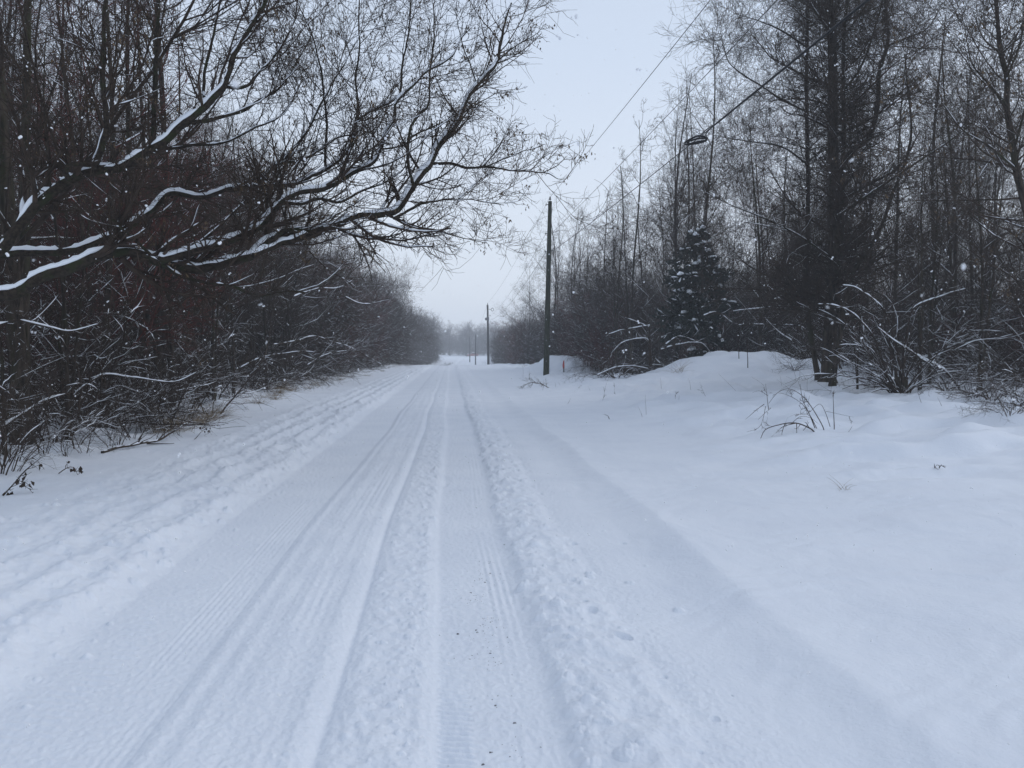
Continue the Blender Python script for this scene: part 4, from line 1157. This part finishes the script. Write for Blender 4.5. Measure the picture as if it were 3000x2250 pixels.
# ------------------------------------------------------------------ red survey stake
g = ground_hit(1651.5, 1092)
S = empty('survey_stake', g, 'red-painted survey stake standing in snow right of the near utility pole', 'stake')
H = 36 / F * g[1]
tb = TB(); tb.box((-.03, -.02, -.25), (.045, .02, H * .42)); tb.build('post', M['stake'], S, smooth=False)
tb = TB(); tb.raw([(-.032, -.022, H * .42), (.047, -.022, H * .42), (.047, .022, H * .42), (-.032, .022, H * .42), (-.028, -.02, H * .93), (.035, -.02, H), (.035, .02, H), (-.028, .02, H * .93)],
                  [(0, 3, 2, 1), (4, 5, 6, 7), (0, 1, 5, 4), (1, 2, 6, 5), (2, 3, 7, 6), (3, 0, 4, 7)]); tb.build('painted_top', M['red'], S, smooth=False)
tb = TB(); c = spline([(-.035, -.03, H * .9), (-.075, -.035, H * .62), (-.06, -.03, H * .3)], .04)
tb.raw(np.concatenate([c, c + (.035, -.006, 0), c + (.035, .004, 0), c + (0, .01, 0)]), [(i, i + 1, len(c) + i + 1, len(c) + i) for i in range(len(c) - 1)] + [(3 * len(c) + i, 3 * len(c) + i + 1, 2 * len(c) + i + 1, 2 * len(c) + i) for i in range(len(c) - 1)])
tb.build('ribbon', M['red'], S, smooth=False)

# ------------------------------------------------------------------ red vehicle far away
def car():
    Y = 322; b = on_ground(pxx(1385, Y), Y)
    root = empty('parked_car', b, 'dull red snow-topped vehicle parked at the far end of the road', 'car')
    root.rotation_euler = (0, 0, .12)
    def loft(sec, x0, x1, name, mat):
        pts = np.array(sec, float); n = len(pts); v = []
        for x, s in ((x0, .97), (x0 + .06, 1), (x1 - .06, 1), (x1, .97)):
            v += [(p[0], x, .3 + (p[1] - .3) * s) for p in pts]
        q = [(k * n + i, k * n + (i + 1) % n, (k + 1) * n + (i + 1) % n, (k + 1) * n + i) for k in range(3) for i in range(n)]
        tb = TB(); tb.raw(v, q)
        cen = np.array(v).reshape(4, n, 3)
        for k in (0, 3):
            m = cen[k].mean(0); tb.raw(np.vstack([cen[k], m + (cen[k] - m) * .01]), [(i, (i + 1) % n, n + (i + 1) % n, n + i) for i in range(n)])
        return tb.build(name, M[mat], root, smooth=False)
    body = loft([(-2.25, .35), (-2.3, .7), (-2.15, .95), (-1.0, 1.02), (-.4, 1.06), (1.5, 1.06), (2.2, .98), (2.3, .7), (2.25, .35)], -.88, .88, 'body', 'carred')
    loft([(-.75, 1.07), (-.15, 1.58), (1.25, 1.6), (1.85, 1.07)], -.74, .74, 'cabin', 'carred')
    loft([(-.55, 1.12), (-.1, 1.50), (1.2, 1.52), (1.62, 1.12)], -.76, .76, 'window', 'glass')
    sn = loft([(-.3, 1.61), (-.1, 1.76), (1.15, 1.78), (1.35, 1.61)], -.72, .72, 'snow_cap', 'cap')
    loft([(-2.1, 1.0), (-1.9, 1.10), (-1.0, 1.16), (-.8, 1.06)], -.8, .8, 'snow_cap', 'cap')
    for x in (-1.4, 1.4):
        for s in (-1, 1):
            tb = TB(); tb.solid([(.31, -.1), (.34, -.08), (.34, .08), (.31, .1)], 16, (x, s * .80, .34), (0, 1, 0)); w = tb.build('wheel', M['rubber'], root)
            tb = TB(); tb.solid([(.18, -.105), (.2, .105)], 12, (x, s * .80, .34), (0, 1, 0)); tb.build('rim', M['metal'], w)
car()

# ------------------------------------------------------------------ weeds, grass, fallen wood
b = ground_hit(2405, 1262); Yw = b[1]
def wl(*pts, r=1.0, d=0.): return (list(pts), Yw + d, Yw + d, r)
bent('dead_weed_clump', 'largest clump of bowed dark dead weeds alone on the open snow at the right', [
    wl((2444, 1258), (2443, 1220), (2440, 1150), r=1.0), wl((2389, 1258), (2372, 1215), (2353, 1173), (2343, 1125), r=1.1, d=.1),
    wl((2414, 1286), (2412, 1253), (2370, 1182), (2336, 1148), (2307, 1139), (2277, 1152), (2252, 1182), r=1.1, d=.05),
    wl((2393, 1256), (2353, 1186), (2302, 1156), (2260, 1152), r=.8, d=.1),
    wl((2385, 1268), (2378, 1258), (2340, 1241), (2311, 1239), (2281, 1245), (2243, 1258), (2229, 1284), r=1.7),
    wl((2330, 1240), (2290, 1252), (2260, 1280), r=1.0), wl((2334, 1241), (2335, 1270), r=.9), wl((2300, 1240), (2290, 1270), (2291, 1288), r=.8),
    wl((2365, 1247), (2352, 1262), r=.8), wl((2320, 1240), (2345, 1222), (2375, 1225), (2400, 1243), r=.6, d=.15),
    wl((2432, 1250), (2416, 1203), (2404, 1184), (2391, 1190), (2365, 1213), (2330, 1213), (2305, 1225), (2300, 1250), r=.65, d=.1),
    wl((2252, 1202), (2248, 1165), (2243, 1125), r=.8, d=.5), wl((2239, 1184), (2210, 1205), (2184, 1229), r=.8, d=.5), wl((2243, 1190), (2236, 1230), (2222, 1253), (2188, 1266), r=.6, d=.3),
    wl((2250, 1160), (2225, 1145), (2205, 1150), r=.6, d=.5), wl((2258, 1195), (2235, 1215), (2220, 1230), r=.6, d=.4), wl((2420, 1205), (2460, 1215), (2502, 1221), r=.4)],
    b, 601, cat='weeds', r=.0072, twigs=2, tl=.12, snow=.25, cover=.3)
WEED = [((1765, 1174), (1784, 1103)), ((1893, 1214), (1890, 1156)), ((1882, 1221), (1869, 1190)), ((1803, 1156), (1800, 1128)), ((1938, 1141), (1935, 1107)), ((2024, 1142), (2016, 1108)),
        ((2067, 1160), (2050, 1120)), ((2157, 1145), (2105, 1095)), ((1532, 1107), (1531, 1075)), ((1552, 1111), (1552, 1082)), ((1590, 1143), (1594, 1110)), ((1662, 1183), (1672, 1166)),
        ((1695, 1140), (1703, 1128)), ((1730, 1145), (1724, 1133)), ((1693, 1112), (1702, 1085)), ((1687, 1115), (1683, 1085)), ((1628, 1134), (1627, 1120)), ((1640, 1128), (1634, 1119)),
        ((1979, 1170), (1982, 1152)), ((1988, 1175), (1990, 1158)), ((2240, 1130), (2203, 1105)), ((2700, 1180), (2690, 1150)), ((2760, 1190), (2745, 1165)), ((2485, 1265), (2497, 1250)), ((2345, 1215), (2349, 1195)), ((2290, 1130), (2285, 1100)), ((1706, 1121), (1690, 1105))]
for k, (p, q) in enumerate(WEED):
    g = ground_hit(*p)
    bent('weed_stem', 'thin dry weed stem poking out of the open snow right of the road', [([(p[0], p[1] + 2), ((p[0] + q[0]) / 2 + (k % 3 - 1) * 1.5, (p[1] + q[1]) / 2), q], g[1], g[1], 1.0)], g, 700 + k, cat='weed', r=.0034 * max(1, g[1] / 24), twigs=3 if k % 3 == 0 else 0, tl=.12, snow=0, group='weed stems on the right snowfield', mat='twig_grey')
b = ground_hit(1604, 1136)
bent('drooping_weed', 'brown drooping weed bowed over the snow in front of the near utility pole', [
    ([(1610, 1137), (1590, 1127), (1565, 1121), (1545, 1125), (1530, 1136)], b[1], b[1] - .3, 1.5), ([(1570, 1121), (1555, 1110), (1548, 1108)], b[1], b[1], .8), ([(1560, 1122), (1555, 1135)], b[1], b[1], .8),
    ([(1548, 1124), (1535, 1128), (1520, 1140)], b[1], b[1] - .2, .8)], b, 731, cat='weed', r=.012, twigs=10, tl=.22, snow=.3, mat='seed')
b = ground_hit(1784, 1228)
bent('twig_stub', 'short dark twig stub sticking out of the middle of the right snowfield', [([(1786, 1230), (1783, 1222), (1780, 1217)], b[1], b[1], 1.)], b, 732, cat='twig', r=.010, twigs=1, tl=.08, snow=.5)
b = ground_hit(2751, 1374)
bent('twig_stub', 'tiny dark twig stub on a little snow hump in the right foreground', [([(2750, 1377), (2752, 1368), (2757, 1362)], b[1], b[1], 1.4), ([(2738, 1370), (2737, 1358)], b[1], b[1], .6)], b, 733, cat='twig', r=.006, twigs=1, tl=.05, snow=.8)

def tuft(seed, n, h, name='grass_tuft'):
    rng = np.random.default_rng(seed)
    root = empty(name, (0, 0, -60))
    K = 6; Pt = np.empty((n, K, 3))
    for i in range(n):
        a = rng.uniform(0, 6.28); el = rng.uniform(.3, 1.2)
        d = np.array([math.cos(a) * math.cos(el), math.sin(a) * math.cos(el), math.sin(el)]); p = np.append(rng.normal(size=2) * h * .18, -.03)
        L = h * rng.uniform(.6, 1.4)
        for k in range(K):
            Pt[i, k] = p; p = p + d * L / (K - 1); d[2] -= .16; d += rng.normal(size=3) * .05; d /= np.linalg.norm(d)
    tb = TB(); tb.tubes(Pt, np.linspace(1, .3, K)[None] * rng.uniform(.0016, .0034, (n, 1)), 3)
    tb.build('blades', M['grass'], root)
    return root
TUFT = [tuft(801, 40, .42), tuft(802, 60, .5), tuft(803, 16, .22)]
def put_tuft(px, py, i, label, group, s=1.):
    g = ground_hit(px, py)
    place(TUFT[i], g, rngW.uniform(0, 6), s, label, 'grass', group)
put_tuft(2476, 1434, 2, 'tiny tan grass tuft alone in the right foreground snow', None, .8)
put_tuft(1990, 1090, 1, 'tan grass tuft lying on the front slope of the big mound', None, 1.2)
rngT = np.random.default_rng(33)
for k in range(30):
    t = rngT.random()
    px = 470 + t * 650; py = float(np.interp(px, [0, 200, 450, 610, 760, 850, 950, 1120], [1395, 1345, 1270, 1225, 1180, 1150, 1118, 1082])) + rngT.uniform(-14, 14)
    put_tuft(px, py, int(rngT.integers(2)), 'dry tan grass tuft in the snow along the left verge', 'grass tufts along the left verge', rngT.uniform(.7, 1.25))

b = ground_hit(400, 1308); Yf = b[1]
def gp(px, py, up=.03):
    g = ground_hit(px, py); return g + (0, 0, up)
def ground_branch(name, label, lines, b, r, cat, seed, twigs=5, tl=.3, leaves=0, snow=.8):
    rng = np.random.default_rng(seed)
    root = empty(name, b, label, cat); st, tw, sn, lf = TB(), TB(), TB(), TB()
    ps, rs_ = [], []
    for pts, rr in lines:
        c = spline([gp(*p) for p in pts], .05); kk = np.arange(len(c)) * .05
        c[:, 2] += .012 * pn(kk * 3, kk * 0, seed)
        R = r * rr * np.linspace(1, .3, len(c)); st.tubes(c, R, 6); sn.snow(c, R, rng, snow, .5, 6)
        ps.append(resample(c, 10)); rs_.append(resampleR(R[None], 10)[0])
    st.build('stems', M['twig'], root, b)
    P1, R1 = spawn(np.array(ps), np.array(rs_), rng, twigs, .2, 1, 45, 12, 0, .4, .3, rr=.5, K=6, wig=.14, trop=.03, up=.8, rmin=.003, absl=tl)
    tw.tubes(P1, R1, 4); tw.build('twigs', M['twig'], root, b)
    if sn.v: sn.build('snow_cap', M['cap'], root, b)
    if leaves:
        leafs(lf, P1[:, -1][:leaves], rng, .06, True, 2, .35, .02); lf.build('dead_leaves', M['twig'], root, b)
ground_branch('fallen_branch', 'long dark fallen branch lying on the snow at the left verge', [([(299, 1329, .02), (337, 1319, .03), (400, 1310, .04), (463, 1300, .06), (501, 1290, .12), (554, 1262, .18)], 1.0), ([(430, 1305, .03), (470, 1302, .02), (510, 1303, .02)], .7), ([(463, 1300, .06), (490, 1280, .1), (520, 1270, .15)], .6)], b, .022, 'branch', 811, 5, .3)
b = ground_hit(8, 1452)
bent('broken_stem', 'leaning broken stem with curled dead leaves in the left foreground', [([(8, 1452), (63, 1388), (95, 1362), (122, 1340)], b[1], b[1] + .2, 1.0), ([(50, 1404), (60, 1415), (66, 1425)], b[1], b[1], .5)], b, 812, cat='branch', r=.012, twigs=4, tl=.1, snow=.2, leaves=8)
b = ground_hit(190, 1392)
ground_branch('leafy_twig', 'small bent twig with dead leaves left of the ploughed ridges', [([(172, 1392, .02), (195, 1388, .07), (215, 1386, .07), (228, 1396, .02)], 1.)], b, .006, 'twig', 813, 6, .08, 4)
b = ground_hit(620, 1280)
ground_branch('leafy_twig', 'small weed with dark hanging leaves right of the long fallen branch', [([(570, 1290, .02), (600, 1277, .12), (630, 1272, .2), (645, 1275, .1)], 1.)], b, .006, 'twig', 814, 9, .14, 9)

# bowed snow-lined boughs inside the left thicket
for k, (pts, y0, y1, r, lab) in enumerate((
    ([(200, 1182), (225, 1150), (260, 1122), (299, 1100), (337, 1098), (386, 1106), (453, 1115), (511, 1118), (545, 1108), (579, 1089)], 12.6, 13.4, .022, 'long snow-lined bough arching right from the snow-plastered sapling'),
    ([(190, 1100), (231, 1072), (270, 1065), (347, 1069), (419, 1065), (440, 1060)], 13, 13.6, .016, 'short level snow-lined bough above the long arching one'),
    ([(-40, 965), (29, 944), (58, 938), (145, 959), (212, 968), (290, 950)], 9.6, 10.6, .018, 'snow-lined bough near the left edge below the big lower limb'),
    ([(-30, 1270), (0, 1257), (60, 1215), (120, 1180), (170, 1160), (220, 1150)], 10.2, 11.2, .030, 'thick snow-topped bough rising from the bottom left edge'),
    ([(-20, 1125), (20, 1150), (60, 1180), (130, 1185)], 9.8, 10.4, .022, 'snow-topped bough dipping in from the left edge'),
    ([(800, 1010), (860, 1000), (920, 985), (970, 1000), (1030, 1020), (1125, 1072)], 21, 24, .022, 'snow-lined bough drooping to the verge in the middle of the left thicket'),
    ([(700, 1080), (760, 1050), (830, 1035), (900, 1030), (960, 1040)], 19, 20, .022, 'lower snow-lined bough in the middle of the left thicket'),
    ([(905, 735), (960, 790), (1000, 812), (1045, 842)], 12, 13, .014, 'slanting snow-lined twig under the end of the lower limb'),
    ([(1010, 870), (1060, 890), (1110, 885), (1120, 880)], 15, 16, .012, 'snow-lined twig reaching farthest right from the left thicket'),
    ([(860, 870), (930, 845), (985, 845), (1035, 820)], 13, 14, .014, 'snow-lined twig crossing under the lower limb'),
    ([(900, 1070), (940, 1045), (990, 1030), (1035, 1028)], 24, 25, .02, 'fallen snowy bough low in the left thicket'))):
    b = on_ground(*traced(pts[:2], y0, y1)[0][:2])
    bent('snowy_bough', lab, [(pts, y0, y1, 1.0)], b, 850 + k, cat='bough', r=r * .85, twigs=8, tl=.55, snow=1.15, cover=.66)

def undergrowth():
    rng = np.random.default_rng(900)
    tb, sn = TB(), TB()
    for side, n in ((0, 13000), (1, 9000)):
        y = 9.5 + 62 * rng.random(n) ** 1.3
        if side == 0:
            u = -6.4 - 15 * rng.random(n) ** .62; x = u + center(y)
        else:
            y = 18 + 44 * rng.random(n) ** 1.2
            e = np.interp(y, [16, 22, 30, 36, 45, 60, 75], [14.0, 13.6, 14.2, 13.5, 11.5, 10.4, 9.0]); x = e + .5 + 15 * rng.random(n) ** 1.3 + center(y)
            k = ~((y < 37) & (x < 12.5)); x, y = x[k], y[k]; n = len(x)
        z = height(x, y)
        K = 6; Pt = np.empty((n, K, 3)); p = np.stack([x, y, z - .03], -1)
        a = rng.uniform(0, 6.28, n); el = rng.uniform(.15, 1.5, n)
        d = np.stack([np.cos(a) * np.cos(el), np.sin(a) * np.cos(el), np.sin(el)], -1)
        L = rng.uniform(.5, 2.6, n)[:, None]
        for k in range(K):
            Pt[:, k] = p; p = p + d * L / (K - 1); d = d + rng.normal(size=(n, 3)) * .15; d[:, 2] -= .10; d = unit(d)
        R = np.linspace(1, .4, K)[None] * rng.uniform(.0022, .0065, (n, 1)) * rng.uniform(.8, 1.3, (n, 1))
        tb.tubes(Pt, R, 3); P1, R1 = spawn(Pt, R, rng, 2, .2, 1, 45, 14, .45, .3, .3, rr=.7, K=4, wig=.15, trop=.02, rmin=.0026)
        tb.tubes(P1, R1, 3); sn.snow(Pt, R, rng, 1.2, .42, 5)
    o = tb.build('undergrowth', M['twig']); tag(o, 'tangle of bare stems covering the wood floor on both sides', 'undergrowth', kind='stuff')
    sn.build('snow_cover', M['cap'], o)
undergrowth()

# ------------------------------------------------------------------ grit on the packed track
def grit():
    rng = np.random.default_rng(17)
    tb = TB(); n = 300
    v = 2.75 + 9 * rng.random(n) ** 2.2; u = rng.normal(.20, .11, n)
    cl = rng.uniform(3, 6, 26); cu = rng.normal(.2, .1, 26)
    k = rng.integers(0, 26, n); m = rng.random(n) < .55
    v[m] = cl[k[m]] + rng.normal(size=m.sum()) * .035; u[m] = cu[k[m]] + rng.normal(size=m.sum()) * .035
    v = np.clip(v, 2.6, 30)
    x = u + center(v); z = height(x, v, True)
    for i in range(n):
        s = rng.uniform(.001, .0035) if rng.random() < .93 else .006
        a = rng.uniform(0, 6.28, 5); a.sort()
        ring = np.stack([np.cos(a) * rng.uniform(.6, 1.3, 5) * 1.4, np.sin(a) * rng.uniform(.6, 1.3, 5), np.zeros(5)], -1) * s
        lo = ring + (x[i], v[i], z[i] - .002); hi = ring * .7 + (x[i], v[i], z[i] + s * .6); tp = ring * .05 + (x[i], v[i], z[i] + s * .7)
        tb.raw(np.concatenate([lo, hi, tp]), [(j, (j + 1) % 5, 5 + (j + 1) % 5, 5 + j) for j in range(5)] + [(5 + j, 5 + (j + 1) % 5, 10 + (j + 1) % 5, 10 + j) for j in range(5)])
    o = tb.build('road_grit', M['grit']); tag(o, 'dark grit specks showing in the right-hand wheel track', 'grit', kind='stuff')
grit()

# ------------------------------------------------------------------ falling snow
def flakes():
    rng = np.random.default_rng(71)
    n = 12500
    Y = .6 + 25 * rng.random(n) ** .7
    X = rng.uniform(-.80, .80, n) * (Y + .6); Z = CH + rng.uniform(-.62, .62, n) * (Y + .6)
    s = np.where(rng.random(n) < .82, rng.uniform(.0022, .0046, n), rng.uniform(.005, .0082, n)) * np.where(Y < 3, .5, 1)
    k = Z > height(X, Y) + .05
    X, Y, Z, s = X[k], Y[k], Z[k], s[k]; n = len(X)
    a = np.arange(4) * math.pi / 2
    tb = TB()
    for rep in range(2):            # each flake is two small crossed lumps
        off = rng.normal(size=(n, 3)) * s[:, None] * .6
        c = np.stack([X, Y, Z], -1) + off
        ax = unit(rng.normal(size=(n, 3)))
        Pt = np.stack([c - ax * s[:, None], c - ax * s[:, None] * .5, c + ax * s[:, None] * .5, c + ax * s[:, None]], 1)
        R = s[:, None] * np.array([.1, .75, .8, .1])[None] * rng.uniform(.6, 1.1, (n, 1))
        tb.tubes(Pt, R, 5)
    o = tb.build('snowflakes', M['flake']); tag(o, 'snowflakes falling through the air', 'snowfall', kind='stuff')
flakes()

# ------------------------------------------------------------------ air
def haze():
    tb = TB(); tb.box((-640, -640, -5.5), (640, 640, 30))
    m = bpy.data.materials.new('haze_air'); m.use_nodes = True
    nt = m.node_tree; nt.nodes.remove(nt.nodes['Principled BSDF'])
    pv = nt.nodes.new('ShaderNodeVolumePrincipled')
    pv.inputs['Color'].default_value = (.93, .96, 1, 1); pv.inputs['Density'].default_value = HAZE
    pv.inputs['Density Attribute'].default_value = ''; pv.inputs['Anisotropy'].default_value = .2
    nt.links.new(pv.outputs[0], nt.nodes['Material Output'].inputs['Volume'])
    try: m.cycles.homogeneous_volume = True
    except Exception: pass
    o = tb.build('haze', m, smooth=False); tag(o, 'snowy air that fades far things', 'haze', kind='stuff')
HAZE = .0016
haze()

# ------------------------------------------------------------------ light
EL, AZ = math.radians(36), math.radians(62)      # overcast glow from the right, ahead
w = bpy.data.worlds.new('World'); SC.world = w; w.use_nodes = True
nt = w.node_tree; bg = nt.nodes['Background']
sky = nt.nodes.new('ShaderNodeTexSky'); sky.sky_type = 'NISHITA'; sky.sun_disc = False
sky.sun_elevation = EL; sky.sun_rotation = AZ; sky.air_density = 1; sky.dust_density = 3
tc = nt.nodes.new('ShaderNodeTexCoord'); sp = nt.nodes.new('ShaderNodeSeparateXYZ'); nt.links.new(tc.outputs['Generated'], sp.inputs[0])
rp = nt.nodes.new('ShaderNodeValToRGB'); nt.links.new(sp.outputs[2], rp.inputs[0])
e = rp.color_ramp.elements
e[0].position = 0.0; e[0].color = (.83, .89, .97, 1)
e[1].position = .35; e[1].color = (.625, .72, .87, 1)
e3_ = e.new(.85); e3_.color = (.43, .51, .65, 1)
cl = nt.nodes.new('ShaderNodeMix'); cl.data_type = 'RGBA'; cl.blend_type = 'MULTIPLY'; cl.inputs['Factor'].default_value = 1
nt.links.new(rp.outputs[0], cl.inputs['A']); cl.inputs['B'].default_value = (10.2, 10.2, 10.2, 1)
mx = nt.nodes.new('ShaderNodeMix'); mx.data_type = 'RGBA'; mx.inputs['Factor'].default_value = .92
nt.links.new(sky.outputs[0], mx.inputs['A']); nt.links.new(cl.outputs['Result'], mx.inputs['B'])
nt.links.new(mx.outputs['Result'], bg.inputs['Color']); bg.inputs['Strength'].default_value = .1

sl = bpy.data.lights.new('sun', 'SUN'); sl.energy = .8; sl.angle = math.radians(40); sl.color = (1, .98, .96)
so = bpy.data.objects.new('sun', sl); COL.objects.link(so)
so.rotation_euler = (math.pi / 2 - EL, 0, -AZ + math.pi)

# ------------------------------------------------------------------ camera
cd = bpy.data.cameras.new('camera'); cam = bpy.data.objects.new('camera', cd); COL.objects.link(cam)
cam.location = (0, 0, CH); cam.rotation_euler = (math.pi / 2 - PITCH, 0, 0)
cd.sensor_width = 36; cd.lens = 36 * F / 3000; cd.clip_start = .05; cd.clip_end = 3000
cd.dof.use_dof = True; cd.dof.focus_distance = 16; cd.dof.aperture_fstop = 7
SC.camera = cam
SC.view_settings.view_transform = 'Standard'; SC.view_settings.look = 'None'; SC.view_settings.exposure = .10; SC.view_settings.gamma = 1
SC.cycles.max_bounces = 8; SC.cycles.diffuse_bounces = 6; SC.cycles.volume_bounces = 1
SC.cycles.use_denoising = True
# prototypes that were never placed
for nm in [o.name for o in COL.objects if o.parent is None and o.type == 'EMPTY' and o.location.z < -50]:
    o = bpy.data.objects[nm]
    for cn in [c.name for c in o.children]: bpy.data.objects.remove(bpy.data.objects[cn])
    bpy.data.objects.remove(o)
